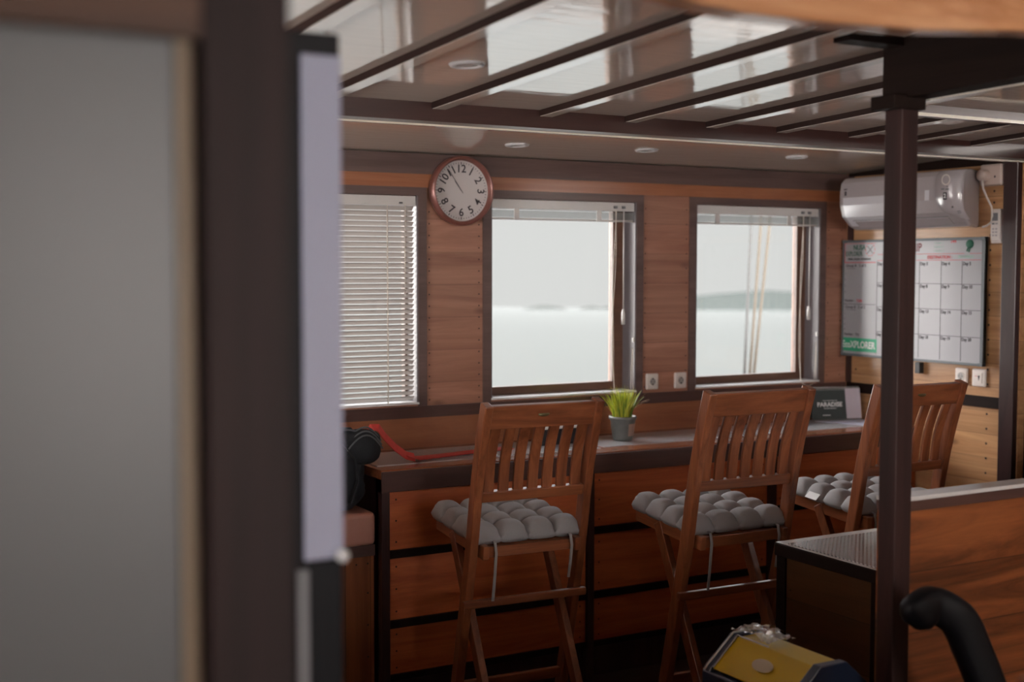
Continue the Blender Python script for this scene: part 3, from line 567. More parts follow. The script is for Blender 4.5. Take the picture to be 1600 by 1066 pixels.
# ------------------------------------------------------------------ chairs
def chair(loc, rot, sz, label, plate, cush_label):
    t = thing('folding_chair', label, 'chair', loc, rot, 'folding chairs along the counter')
    H = 1.245*sz; lean = 0.24/sz
    yl = lambda z: lean*(H-z)
    hx = 0.205
    for sx in (-1, 1):
        pts = [(sx*hx, yl(z)+0.012*math.sin(math.pi*max(0, (z-0.75))/(H-0.75))*1.0, z) for z in [H*k/14 for k in range(15)]]
        MB().sweep(pts, 0.030, 0.044, (1, 0, 0)).build('rear_upright', 'chair', t, bevel=0.004)
        MB().bar((sx*0.172, 0.335, 0.765*sz), (sx*0.172, -0.045, 0.0), 0.026, 0.042, (1, 0, 0)).build('leg', 'chair', t, bevel=0.003)
    # back: top rail, lower rail, slats
    n = Vector((0, -lean, 1)).normalized()
    def at(x, z, off=0.0): return (x, yl(z)+0.012*math.sin(math.pi*(z-0.75)/(H-0.75))-off, z)
    MB().bar(at(-hx+0.013, H-0.043, 0.002), at(hx-0.013, H-0.043, 0.002), 0.080, 0.022, (0, -lean, 1)).build('top_rail', 'chairx', t, bevel=0.003)
    MB().bar(at(-hx+0.013, 0.928*sz), at(hx-0.013, 0.928*sz), 0.036, 0.024, (0, -lean, 1)).build('lower_back_rail', 'chairx', t, bevel=0.003)
    for k in range(7):
        x = -0.162 + 0.324*(k)/6
        pts = [(x, yl(z)+0.012*math.sin(math.pi*(z-0.75)/(H-0.75))+0.010*math.sin(math.pi*q/8), z) for q in range(9) for z in [0.940*sz + (H-0.078-0.940*sz)*q/8]]
        MB().sweep(pts, 0.0365, 0.012, (1, 0, 0)).build('back_slat', 'chair', t, bevel=0.002)
    if plate:
        c = at(0.0, H-0.040, 0.0135); mb = MB(); mb.lathe([(0.0001, 0.0012), (0.92, 0.0012), (1.0, 0.0)], 28, (0, 0, 0), 'Y'); o = mb.build('maker_plate', 'brass', t)
        o.location = c; o.scale = (0.021, 1, 0.0085); o.rotation_euler = (-math.atan(lean), 0, 0); o['label'] = 'small oval dark brass plate'
    # seat, tilted up toward the counter
    ti = 0.085; sz0 = 0.737*sz
    zz = lambda y: sz0 + ti*(y-0.12)
    for sx in (-1, 1): MB().bar((sx*0.172, 0.075, zz(0.075)+0.004), (sx*0.172, 0.470, zz(0.470)+0.004), 0.022, 0.046, (1, 0, 0)).build('seat_rail', 'chairy', t, bevel=0.003)
    for y in (0.105, 0.455): MB().bar((-0.161, y, zz(y)), (0.161, y, zz(y)), 0.022, 0.036, (0, 1, 0)).build('seat_crossbar', 'chairx', t, bevel=0.002)
    mb = MB()
    for k in range(6): y = 0.13+0.058*k; mb.bar((-0.161, y+0.012, zz(y)+0.012), (0.161, y+0.012, zz(y)+0.012), 0.044, 0.012, (0, 1, ti))
    mb.build('seat', 'chairx', t, bevel=0.002)
    # footrest and stretchers
    zf = 0.555*sz; MB().box(-0.232, 0.232, yl(zf)-0.044, yl(zf)-0.022, zf-0.013, zf+0.013).build('footrest', 'chairx', t, bevel=0.003)
    zf = 0.24*sz; MB().box(-0.190, 0.190, yl(zf)-0.011, yl(zf)+0.011, zf-0.018, zf+0.018).build('stretcher', 'chairx', t, bevel=0.003)
    zf = 0.13*sz; y = -0.045 + 0.38*zf/(0.765*sz); MB().box(-0.159, 0.159, y-0.011, y+0.011, zf-0.018, zf+0.018).build('stretcher', 'chairx', t, bevel=0.003)
    # cushion, lies on the seat: its own thing
    c = thing('seat_cushion', cush_label, 'cushion', loc, rot, 'grey tufted cushions on the folding chairs')
    nn = 48; vs = []; fs = []
    X0, X1, Y0, Y1 = -0.205, 0.205, 0.100, 0.475
    def bump(u): f = (u*4) % 1.0; return max(0.0, 1-abs(2*f-1)**2.6)
    for lay in (0, 1):
        for j in range(nn+1):
            for i in range(nn+1):
                u, v = i/nn, j/nn
                eu = min(u, 1-u); ev = min(v, 1-v); edge = min(1.0, min(eu, ev)/0.05)
                q = (bump(min(u, 0.9999))*bump(min(v, 0.9999)))**0.42
                # scalloped outline
                ou = 1 + (0.035*(bump(min(v, 0.9999))**0.5) - 0.02); ov = 1 + (0.035*(bump(min(u, 0.9999))**0.5) - 0.02)
                x = (X0+X1)/2 + (u-0.5)*(X1-X0)*ou; y = (Y0+Y1)/2 + (v-0.5)*(Y1-Y0)*ov
                base = zz(y) + 0.022
                if lay == 1: z = base + 0.018 + 0.050*q*(0.35+0.65*edge)
                else: z = base + 0.006*(1-q*0.8)
                if u in (0, 1) or v in (0, 1): z = base + 0.020
                vs.append((x, y, z))
    K = (nn+1)**2
    for j in range(nn):
        for i in range(nn):
            a = j*(nn+1)+i; fs.append((K+a, K+a+1, K+a+nn+2, K+a+nn+1)); fs.append((a, a+nn+1, a+nn+2, a+1))
    o = MB().add(vs, fs, 0, True).build('pad', 'cushion', c)
    wm = o.modifiers.new('weld', 'WELD'); wm.merge_threshold = 0.0008
    for sx, ln in ((-0.135, 0.15), (0.15, 0.10)):
        x = sx; y = Y0-0.012; z = zz(Y0)+0.038
        MB().sweep([(x, y+0.02, z), (x, y, z-0.005), (x+0.003, y-0.004, z-0.04), (x-0.002, y-0.002, z-0.05-ln*0.5), (x-0.008, y, z-0.05-ln)], 0.010, 0.002, (1, 0, 0)).build('tie', 'cushion', c)
    return t
chair((2.140, 3.575, 0), R(-3), 0.984, 'teak folding high chair, nearest and leftmost, grey cushion, facing the centre window', True, 'grey tufted cushion on the leftmost folding chair')
chair((2.797, 3.275, 0), R(-2), 1.012, 'teak folding high chair, middle one, grey cushion, facing the right window', False, 'grey tufted cushion on the middle folding chair')
chair((3.566, 3.295, 0), R(0), 1.0, 'teak folding high chair furthest right, partly behind the dark pillar', True, 'grey tufted cushion on the rightmost folding chair, white care tag at its left')
o = bpy.data.objects[[q.name for q in bpy.data.objects if q.name.startswith('seat_cushion') and q.get('category')][-1]]
MB().bar((-0.212, 0.30, 0.800), (-0.212, 0.36, 0.805), 0.03, 0.002, (0.75, 0, 0.65)).build('care_tag', 'white', o)['label'] = 'white care tag'

# ------------------------------------------------------------------ things on the counter
ZC = 0.9225
t = thing('potted_grass', 'small grey pot of yellow-green grass on the counter', 'plant', (3.118, 4.548, ZC)); t.scale = (1.12, 1.12, 1.1)
mb = MB(); mb.lathe([(0.0001, 0), (0.036, 0), (0.038, 0.004), (0.039, 0.008), (0.049, 0.080), (0.053, 0.082), (0.053, 0.094), (0.049, 0.094), (0.047, 0.082), (0.0001, 0.080)], 40)
mb.build('pot', 'pot', t)
mb = MB(); vs = []; fs = []
for i in range(15):
    a = R(-95+ 8*i) ; 
    for z, r_ in ((0.018, 0.0413), (0.066, 0.0478)): vs.append((r_*math.cos(a), r_*math.sin(a), z))
for i in range(14): fs.append((2*i, 2*i+2, 2*i+3, 2*i+1))
mb.add(vs, fs, 0, True).build('pot_label', 'potlabel', t)['label'] = 'tan paper label'
MB().lathe([(0.0001, 0.083), (0.046, 0.083)], 24).build('soil', 'soil', t)
mb = MB()
for k in range(300):
    a = random.uniform(0, 2*math.pi); r0 = random.uniform(0, 0.036); ln = random.uniform(0.07, 0.135); sp_ = random.uniform(0.08, 0.66)*(0.4+r0/0.036*0.75)
    a2 = a + random.uniform(-0.5, 0.5); dry = (k % 11 == 0) and math.cos(a) > 0.2
    if dry: ln = 0.105; sp_ = 0.95
    x0, y0 = r0*math.cos(a), r0*math.sin(a); wd = random.uniform(0.0018, 0.0032); vs = []; pa = random.uniform(0, math.pi)
    for q in range(5):
        s_ = q/4; h = ln*s_*(1-0.25*sp_*s_); o_ = ln*sp_*s_**1.6; ww = wd*(1-s_**2*0.95)
        px_, py_ = x0+o_*math.cos(a2), y0+o_*math.sin(a2)
        vs += [(px_-ww*math.cos(pa), py_-ww*math.sin(pa), 0.083+h), (px_+ww*math.cos(pa), py_+ww*math.sin(pa), 0.083+h)]
    mb.add(vs, [(2*q, 2*q+1, 2*q+3, 2*q+2) for q in range(4)], 2 if dry else (0 if random.random() < 0.62 else 1), True)
mb.build('foliage', ['grass1', 'grass2', 'grass3'], t)

# desk calendar
cang = math.atan2(4.625-4.703, 4.587-4.337)
t = thing('desk_calendar', 'dark green spiral desk calendar reading PARADISE on the counter by the corner', 'calendar', (4.460, 4.655, ZC), cang)
tl = 0.16
MB().add([(-0.13, 0, 0), (0.13, 0, 0), (0.13, 0.03, 0.148), (-0.13, 0.03, 0.148), (-0.13, 0.003, 0), (0.13, 0.003, 0), (0.13, 0.033, 0.148), (-0.13, 0.033, 0.148)],
         [(0, 1, 2, 3), (7, 6, 5, 4), (0, 4, 5, 1), (3, 2, 6, 7), (1, 5, 6, 2), (0, 3, 7, 4)]).build('front_board', 'calgreen', t)
MB().add([(-0.13, 0.066, 0), (0.13, 0.066, 0), (0.13, 0.036, 0.148), (-0.13, 0.036, 0.148), (-0.13, 0.069, 0), (0.13, 0.069, 0), (0.13, 0.039, 0.148), (-0.13, 0.039, 0.148)],
         [(0, 1, 2, 3), (7, 6, 5, 4), (0, 4, 5, 1), (3, 2, 6, 7), (1, 5, 6, 2), (0, 3, 7, 4)]).build('rear_board', 'calgreen', t)
fl = math.atan2(0.03, 0.148)
pg = MB().add([(0.050, -0.0025, 0.004), (0.130, -0.0025, 0.004), (0.130, 0.0275, 0.150), (0.050, 0.0275, 0.150)], [(0, 1, 2, 3)]).build('side_page', 'calpage', t); pg['label'] = 'pale lilac side page'
mb = MB()
for k in range(36): x = -0.125+0.25*k/35; mb.tube([(x, 0.034+0.009*math.sin(a), 0.148+0.009*math.cos(a)) for a in [2*math.pi*q/8 for q in range(8)]], 0.0009, 4, closed=True)
mb.build('spiral_binding', 'wire', t)
def cp(x, z): return (x, 0.03*z/0.148-0.0015, z)
text('lettering', 'PARADISE', 0.030, 'wire', t, cp(-0.035, 0.072), (math.pi/2-fl, 0, 0), bold=0.0006)
for body, zc_, s_ in (('EXPLORING', 0.092, 0.010), ('INDONESIA', 0.052, 0.009)):
    pass
MB().box(-0.065, 0.0, 0.0105, 0.0115, 0.053, 0.055).build('print_line', 'wire', t); MB().box(-0.07, 0.005, 0.0165, 0.0175, 0.091, 0.0925).build('print_line', 'wire', t)
MB().box(-0.075, -0.035, 0.0015, 0.0025, 0.020, 0.0225).build('print_line', 'wire', t)
o = MB().add([(4.300, 4.640, 0), (4.545, 4.58, 0), (4.56, 4.40, 0), (4.40, 4.37, 0), (4.300, 4.640, 0.0012), (4.545, 4.58, 0.0012), (4.56, 4.40, 0.0012), (4.40, 4.37, 0.0012)],
             [(3, 2, 1, 0), (4, 5, 6, 7), (0, 1, 5, 4), (1, 2, 6, 5), (2, 3, 7, 6), (3, 0, 4, 7)]).build('paper_sheet', 'paper', loc=(0, 0, ZC+0.0005))
tag(o, 'bluish white sheet of paper on the counter in front of the desk calendar', 'paper')
t = thing('desk_organiser', 'small black box with white papers sticking up, behind the leftmost chair back', 'organiser', (2.83, 4.55, ZC))
MB().box(-0.115, 0.115, 0, 0.06, 0.0, 0.066).build('box', 'blackp', t, bevel=0.003)
MB().box(-0.105, 0.105, 0.008, 0.012, 0.02, 0.078).build('papers', 'white', t)
MB().prism([(-0.035, 0.02), (0.005, 0.02), (0.005, 0.125), (-0.028, 0.125)], 0.025, 0.03, 'XZ').build('upright_sheet', 'white', t)
MB().prism([(0.05, 0.02), (0.085, 0.02), (0.06, 0.095)], 0.03, 0.035, 'XZ').build('folded_sheet', 'white', t)

# ------------------------------------------------------------------ wall clock
t = thing('wall_clock', 'round wall clock with rose-brown rim between left and centre windows', 'clock', (2.4425, F-0.006, 1.980))
mb = MB(); mb.lathe([(0.120, 0.006), (0.1255, 0.012), (0.1275, 0.034), (0.133, 0.041), (0.141, 0.036), (0.145, 0.022), (0.144, 0.0), (0.12, 0.0)], 72, (0, 0, 0), 'Y'); mb.build('rim', 'clockrim', t)
MB().lathe([(0.0001, 0.012), (0.126, 0.012), (0.126, 0.001), (0.0001, 0.001)], 64, (0, 0, 0), 'Y', smooth=False).build('dial', 'clockface', t)
mb = MB()
for k in range(60):
    a = R(6*k); r0, r1 = (0.108, 0.118) if k % 5 == 0 else (0.112, 0.117); ww = 0.0016 if k % 5 == 0 else 0.0010
    mb.bar((r0*math.sin(a), -0.0128, r0*math.cos(a)), (r1*math.sin(a), -0.0128, r1*math.cos(a)), ww*2, 0.0008, (math.cos(a), 0, -math.sin(a)))
mb.build('minute_marks', 'ink', t)
for h in range(1, 13):
    a = R(30*h); r_ = 0.090; ra = a if h in (9, 10, 11, 12, 1, 2, 3) else a+math.pi
    text('numeral', str(h), 0.046, 'ink', t, (r_*math.sin(a), -0.013, r_*math.cos(a)), (math.pi/2, ra if ra <= math.pi else ra-2*math.pi, 0), bold=0.0006)
mb = MB(); a = R(-35); mb.bar((-0.012*math.sin(a), -0.016, -0.012*math.cos(a)), (0.100*math.sin(a), -0.016, 0.100*math.cos(a)), 0.0022, 0.0008, (math.cos(a), 0, -math.sin(a))); mb.build('second_hand', 'ink', t)
for nm, a, ln, ww in (('hour_hand', R(-37), 0.05, 0.003), ):
    mb = MB(); mb.bar((0, -0.0145, 0), (ln*math.sin(a), -0.0145, ln*math.cos(a)), ww, 0.0008, (math.cos(a), 0, -math.sin(a))); mb.build(nm, 'greyp', t)

# ------------------------------------------------------------------ venetian blinds
def blind(a, b, lowered, label, cordx=None):
    t = thing('venetian_blind', label, 'blind', ((a+b)/2, 4.80, WZ1), 0, 'venetian blinds in the windows')
    hw = (b-a)/2-0.008
    MB().box(-hw, hw, -0.022, 0.018, -0.042, -0.002).build('head_rail', 'rail', t, bevel=0.002)
    if lowered:
        mb = MB(); n = 38; pitch = (0.80)/n; tilt = R(-42); ww = 0.0134
        for k in range(n):
            z = -0.052-pitch*k; vs = []
            for q in range(5):
                s_ = (q/4-0.5)*2; y = s_*ww*math.cos(tilt); zz_ = z + s_*ww*math.sin(tilt) + 0.0016*(1-s_*s_)
                vs += [(-hw+0.004, y-0.004, zz_), (hw-0.004, y-0.004, zz_)]
            mb.add(vs, [(2*q, 2*q+1, 2*q+3, 2*q+2) for q in range(4)], 0, True)
        mb.build('slats', 'slat', t)
        MB().box(-hw+0.004, hw-0.004, -0.016, 0.010, -0.866, -0.850).build('bottom_rail', 'rail', t, bevel=0.002)
        for x in (hw-0.125, 0.0, -hw+0.125): MB().tube([(x, -0.019, -0.03), (x, -0.019, -0.864)], 0.0024, 6).build('ladder_cord', 'cord', t)
        MB().tube([(hw-0.05, -0.028, -0.035), (hw-0.052, -0.028, -0.30), (hw-0.052, -0.028, -0.385)], 0.0013, 6).build('pull_cord', 'cord', t)
        MB().lathe([(0.0001, 0.0), (0.003, 0.0), (0.0055, -0.022), (0.0001, -0.022)], 12, (hw-0.052, -0.028, -0.385)).build('tassel', 'rail', t)
        MB().box(hw-0.075, hw-0.060, -0.026, -0.022, -0.034, -0.028).build('cord_guide', 'blackp', t)
    else:
        mb = MB()
        for k in range(10): mb.box(-hw+0.004, hw-0.004, -0.017, 0.012, -0.048-0.0031*k-0.0014, -0.048-0.0031*k)
        mb.build('slats', 'stack', t)
        MB().box(-hw+0.004, hw-0.004, -0.018, 0.013, -0.089, -0.080).build('bottom_rail', 'rail', t, bevel=0.002)
        for x in (hw-0.19, -hw+0.12): MB().box(x-0.012, x+0.012, -0.024, -0.019, -0.090, -0.042).build('tape', 'rail', t)
        # wand
        x = hw-0.062
        MB().tube([(x, -0.028, -0.03), (x, -0.028, -0.49)], 0.0026, 8).build('tilt_wand', 'rail', t)
        MB().lathe([(0.0001, 0.012), (0.004, 0.010), (0.0085, -0.010), (0.0085, -0.058), (0.0001, -0.058)], 14, (x, -0.028, -0.49)).build('wand_handle', 'rail', t)
        x0 = hw-0.105
        for j in (0, 1):
            pts = []
            for q in range(30):
                s_ = q/29; z = -0.04 - s_*0.80; pts.append((x0 - 0.004*j + 0.006*math.sin(s_*7+j*1.9) - 0.014*s_ + 0.06*max(0, s_-0.86)**1.0, -0.027-0.003*j, z))
            xe, ye, ze = pts[-1]
            for q in range(1, 9): a_ = math.pi*q/9; pts.append((xe + (0.052-0.006*j)*(1-math.cos(a_)), ye-0.004, ze - 0.020*math.sin(a_)*1.6))
            xe2, _, ze2 = pts[-1]
            for q in range(1, 8): pts.append((min(hw-0.008, xe2 + 0.010*q/7), ye, ze2 + 0.028*q))
            MB().tube(pts, 0.0015, 6).build('cord', 'cord', t)
        MB().box(hw-0.012, hw-0.002, -0.034, -0.024, -0.63, -0.61).build('cord_cleat', 'rail', t, bevel=0.001)
        for x in (x0, hw-0.062): MB().box(x-0.008, x+0.008, -0.030, -0.022, -0.030, -0.018).build('cord_guide', 'greyp', t)
    return t
blind(*WINS[0], True, 'white venetian blind let down over the left window')
blind(*WINS[1], False, 'venetian blind drawn up to the top of the centre window, looped cord hanging')
blind(*WINS[2], False, 'venetian blind drawn up to the top of the right window, looped cords hanging')

# ------------------------------------------------------------------ sockets and switches
def socket(loc, rotz, label, kind='socket', s=0.068, cat='socket', group=None):
    t = thing('wall_socket' if kind == 'socket' else 'wall_switch', label, cat, loc, rotz, group)
    h = s/2
    MB().box(-h, h, -0.014, 0, -h*1.08, h*1.08).build('plate', 'plastic', t, bevel=0.008, seg=4)
    if kind == 'socket':
        MB().lathe([(0.0001, 0.0145), (0.0165, 0.0145), (0.019, 0.0165), (0.021, 0.0165), (0.0215, 0.0138)], 28, (0, 0, 0), 'Y').build('recess_ring', 'plastic', t)
        MB().lathe([(0.0001, 0.0152), (0.0160, 0.0152)], 28, (0, 0, 0), 'Y').build('recess', 'recess', t)
        MB().lathe([(0.0001, 0.0156), (0.0024, 0.0156)], 10, (-0.0085, 0, 0), 'Y').lathe([(0.0001, 0.0156), (0.0024, 0.0156)], 10, (0.0085, 0, 0), 'Y').build('pin_holes', 'blackp', t)
        MB().box(-0.003, 0.003, -0.0165, -0.014, 0.008, 0.017).box(-0.003, 0.003, -0.0165, -0.014, -0.017, -0.008).build('earth_clips', 'chrome', t)
    else:
        MB().box(-0.021, 0.021, -0.0175, -0.014, -0.023, 0.023).build('rocker', 'plastic', t, bevel=0.002)
        MB().prism([(0.000, 0.010), (0.011, 0.010), (0.006, -0.012), (0.004, -0.012)], -0.0182, -0.0176, 'XZ').build('mark', 'ink', t)
        MB().box(-0.016, -0.002, -0.0182, -0.0176, 0.006, 0.008).build('mark', 'redink', t)
    return t
socket((3.429, WY-0.0005, 1.144), 0, 'cream wall socket between centre and right windows, left one of the pair')
socket((3.589, WY-0.0005, 1.143), 0, 'cream wall socket between centre and right windows, right one beside the window trim')
RW = -math.pi/2
socket((RX-0.0005, 4.033, 1.175), RW, 'cream wall socket under the whiteboard, just above the rightmost chair back')
socket((RX-0.0005, 3.934, 1.175), RW, 'cream wall switch under the right corner of the whiteboard', 'switch', cat='switch', s=0.074)

# ------------------------------------------------------------------ whiteboard
YL, YR2 = 4.802, 3.893; BW = YL-YR2; cy = (YL+YR2)/2; Zb, Zt = 1.228, 1.800; bh = (Zt-Zb)/2; zc = (Zt+Zb)/2
YL = min(YL, 4.765); 
t = thing('whiteboard', 'trip planning whiteboard with day grid hung on the right wall', 'whiteboard', (RX-0.030, cy, zc), RW)
hw = BW/2; tl_ = -(YL-cy)
MB().box(tl_, hw, -0.004, 0.010, -bh, bh).build('board', 'board', t)
fr = MB().box(tl_, hw, -0.010, 0.012, bh-0.012, bh).box(tl_, hw, -0.010, 0.012, -bh, -bh+0.012).box(tl_, tl_+0.008, -0.010, 0.012, -bh+0.012, bh-0.012).box(hw-0.016, hw, -0.010, 0.012, -bh+0.012, bh-0.012)
fr.build('frame', 'boardframe', t, bevel=0.002)
for sx in (tl_+0.012, hw-0.014):
    for sz_ in (-1, 1): MB().box(sx-0.014, sx+0.014, -0.012, 0.010, sz_*bh-0.014 if sz_ > 0 else -bh-0.001, bh+0.001 if sz_ > 0 else -bh+0.014).build('corner_cap', 'boardframe', t, bevel=0.003)
yw = -0.0045
def wy(Y): return cy-Y           # world Y -> local x
def wz(Z): return Z-zc
def hline(Ya, Yb, Z, wd=0.0022, mat='ink', nm='grid_line', Z2=None):
    Z2 = Z if Z2 is None else Z2
    MB().bar((wy(Ya), yw, wz(Z)), (wy(Yb), yw, wz(Z2)), wd, 0.0006, (0, 0, 1)).build(nm, mat, t)
def vline(Y, Za, Zb_, wd=0.0022, mat='ink'):
    MB().bar((wy(Y), yw, wz(Za)), (wy(Y), yw, wz(Zb_)), wd, 0.0006, (1, 0, 0)).build('grid_line', mat, t)
YR3 = 3.912
cols = [4.535, 4.40, 4.268, 4.140, 4.020, YR3]; rows = [1.696, 1.592, 1.476, 1.356, 1.245]
for i, c_ in enumerate(cols[:-1]): vline(c_, rows[0], rows[-1])
for z in rows[1:-1]: hline(4.535, YR3, z, Z2=z-0.002)
hline(4.535, YR3, 1.699, mat='redink'); hline(4.535, 4.01, 1.728, mat='redink'); hline(3.98, YR3, 1.728, mat='redink')
k = 0
for r_ in range(4):
    for c_ in range(5):
        k += 1
        text('handwriting', 'Day %d' % k, 0.021, 'ink', t, (wy(cols[c_])+0.004, yw, wz(rows[r_]-0.014)), align='LEFT', sx=0.9, bold=0.0005)
text('handwriting', 'TRIP', 0.054, 'maroon', t, (wy(4.300), yw, wz(1.757)), sx=0.8, bold=0.0008)
text('handwriting', 'DESTINATION :', 0.021, 'redink', t, (wy(4.150), yw, wz(1.712)), sx=1.0, bold=0.0006)
text('handwriting', 'MAUMERE', 0.017, 'paleink', t, (wy(4.00), yw, wz(1.713)), sx=1.1, bold=0.0003)
for i, s_ in enumerate(('Guide 1', 'Guide 2', 'Guide 3')): text('handwriting', s_, 0.016, 'paleink', t, (wy(4.155), yw, wz(1.778-0.018*i)), sx=1.1)
text('handwriting', '144', 0.022, 'redink', t, (wy(4.072), yw, wz(1.783)), sx=1.0, bold=0.0006)
# little hanging magnet, dark green
mb = MB(); mb.lathe([(0.0001, 0.012), (0.014, 0.011), (0.019, 0.006), (0.020, 0)], 14, (wy(3.978), -0.004, wz(1.770)), 'Y')
mb.bar((wy(3.985), -0.006, wz(1.758)), (wy(3.995), -0.006, wz(1.738)), 0.006, 0.003, (1, 0, 0)); mb.bar((wy(3.976), -0.006, wz(1.756)), (wy(3.984), -0.006, wz(1.734)), 0.006, 0.003, (1, 0, 0))
o = mb.build('magnet_doodle', 'greenink', t)
# left section
xl = tl_+0.010; YA = cy-xl
YBs = 4.545
hline(YA, YBs, 1.783, mat='redink'); hline(YA, YBs, 1.690, wd=0.004, mat='redink'); hline(YA-0.001, YA-0.004, 1.737, wd=0.090, mat='redink')
hline(YA, YBs, 1.485, mat='ink')
text('handwriting', 'NUSA', 0.036, 'greenink', t, (wy(4.655), yw, wz(1.762)), sx=0.85, bold=0.0008)
text('handwriting', 'EXPLORER', 0.032, 'greenink', t, (wy(4.692), yw, wz(1.732)), sx=0.75, bold=0.0004)
text('handwriting', 'DIVER. LEADER. EXPERIENCE', 0.0125, 'ink', t, (wy(4.655), yw, wz(1.706)), sx=0.95, bold=0.0004)
ec = (wy(4.583), wz(1.752)); mb = MB()
for a in (R(45), R(-45)): mb.bar((ec[0]-0.026*math.sin(a), yw, ec[1]-0.026*math.cos(a)), (ec[0]+0.026*math.sin(a), yw, ec[1]+0.026*math.cos(a)), 0.0025, 0.0006, (math.cos(a), 0, -math.sin(a)))
mb.build('emblem_cross', 'ink', t)
mb = MB(); 
for i in range(10):
    a0, a1 = R(36*i+4), R(36*i+26); mb.bar((ec[0]+0.031*math.sin(a0), yw, ec[1]+0.031*math.cos(a0)), (ec[0]+0.031*math.sin(a1), yw, ec[1]+0.031*math.cos(a1)), 0.003, 0.0006, (0.3, 0, 1))
mb.build('emblem_ring', 'redink', t)
text('handwriting', 'Group A   5 of 5', 0.020, 'ink', t, (wy(4.745), yw, wz(1.674)), align='LEFT', bold=0.0002); hline(4.74, 4.68, 1.660, 0.0015)
text('handwriting', 'Number :', 0.017, 'ink', t, (wy(4.750), yw, wz(1.502)), align='LEFT', bold=0.0003)
text('handwriting', '7500', 0.020, 'redink', t, (wy(4.672), yw, wz(1.501)), align='LEFT', bold=0.0003)
text('handwriting', 'Group B   5 of 2', 0.020, 'ink', t, (wy(4.745), yw, wz(1.470)), align='LEFT', bold=0.0002); hline(4.74, 4.67, 1.456, 0.0015)
text('handwriting', 'Number :', 0.017, 'ink', t, (wy(4.750), yw, wz(1.335)), align='LEFT', bold=0.0003)
text('handwriting', 'Pal', 0.020, 'ink', t, (wy(4.672), yw, wz(1.335)), align='LEFT')
for i in range(4):
    text('handwriting', str(i+1), 0.012, 'ink', t, (wy(4.752), yw, wz(1.635-0.03*i)), align='LEFT'); text('handwriting', str(i+1), 0.012, 'ink', t, (wy(4.752), yw, wz(1.435-0.025*i)), align='LEFT')
MB().box(xl, wy(4.530), yw-0.0004, yw+0.0002, wz(1.252), wz(1.318)).build('banner', 'banner', t)
text('banner_lettering', 'EcoXPLORER', 0.046, 'white', t, (wy(4.652), yw-0.0006, wz(1.284)), sx=0.84, bold=0.0011)
# white sensor block under the board
tag(MB().box(RX-0.03, RX, 4.262, 4.292, 1.170, 1.222).build('board_eraser', 'blackp', bevel=0.003), 'small black object hanging below the whiteboard beside the pillar', 'eraser')

# ------------------------------------------------------------------ air conditioner
t = thing('air_conditioner', 'white split air conditioner mounted high on the right wall', 'air conditioner', (RX, 4.245, 1.842), RW)
hw = 0.371
def ac_prof(sh=0.0): return [(0.0, 0.252), (-0.10, 0.256), (-0.180, 0.250), (-0.205, 0.225), (-0.213, 0.180), (-0.212, 0.120), (-0.195, 0.065), (-0.150, 0.022), (-0.110, 0.004), (0.0, 0.0)]
mb = MB().prism([(y, z) for y, z in ac_prof()], -hw, hw, 'YZ')
mb.v = [(x - (0.085*max(0, 1+y/0.20) if x > 0 else 0), y, z) for x, y, z in mb.v]   # the right end narrows towards the wall
mb.build('housing', 'ac', t, bevel=0.012, seg=3)
# glossy lower cover
pr_ = [(-0.2155, 0.155), (-0.2145, 0.118), (-0.1975, 0.063), (-0.1525, 0.020), (-0.150, 0.024), (-0.190, 0.066), (-0.205, 0.120), (-0.207, 0.155)]
MB().prism(pr_, -hw+0.030, 0.055, 'YZ').build('glossy_cover', 'ac_gloss', t, bevel=0.001)
MB().prism([(-0.178, 0.040), (-0.1425, 0.012), (-0.140, 0.016), (-0.175, 0.044)], -hw+0.075, hw-0.10, 'YZ').build('air_flap', 'ac', t, bevel=0.001)
MB().box(-hw+0.07, hw-0.10, -0.186, -0.180, 0.0445, 0.0475).build('flap_gap', 'greyp', t)
# curved right side section
cp_ = [(hw+0.001, 0.245), (hw-0.150, 0.245), (hw-0.148, 0.17), (hw-0.142, 0.10), (hw-0.115, 0.066), (hw-0.06, 0.040), (hw+0.001, 0.030)]
mb = MB(); n = len(cp_); vs = []
def front_y(z):
    P_ = [(0.0, -0.10), (0.022, -0.150), (0.065, -0.195), (0.12, -0.212), (0.18, -0.213), (0.225, -0.205), (0.25, -0.180)]
    for (a, ya), (b, yb) in zip(P_, P_[1:]):
        if a <= z <= b: return ya+(yb-ya)*(z-a)/(b-a)
    return -0.18
rowsz = [0.245-0.0195*i for i in range(12)]
def left_edge(z):
    Q = [(0.245, hw-0.150), (0.17, hw-0.148), (0.10, hw-0.142), (0.066, hw-0.115), (0.040, hw-0.06), (0.030, hw-0.01)]
    for (a, xa), (b, xb) in zip(Q, Q[1:]):
        if b <= z <= a: return xa+(xb-xa)*(a-z)/(a-b)
    return hw-0.01
vs = []; fs = []
for z in rowsz:
    e = left_edge(z); vs += [(e, front_y(z)-0.0005, z), (e+0.004, front_y(z)-0.006, z), (hw, front_y(z)-0.004, z), (hw-0.012, front_y(z)+0.02, z)]
for i in range(len(rowsz)-1):
    for k in range(3): fs.append((4*i+k, 4*i+k+1, 4*i+k+5, 4*i+k+4))
MB().add(vs, fs, 0, True).build('end_cover', 'ac', t)
fy = -0.2200
MB().lathe([(0.0185, 0), (0.0215, 0.0015), (0.0245, 0)], 28, (hw-0.085, fy+0.003, 0.205), 'Y').build('sticker_ring', 'plastic', t)
MB().box(hw-0.108, hw-0.090, fy, fy+0.001, 0.162, 0.168).box(hw-0.084, hw-0.064, fy, fy+0.001, 0.160, 0.166).box(hw-0.078, hw-0.070, fy, fy+0.001, 0.172, 0.177).build('print_marks', 'greyp', t)
MB().box(hw-0.096, hw-0.076, fy-0.0005, fy+0.001, 0.118, 0.150).build('number_tile', 'ink', t)
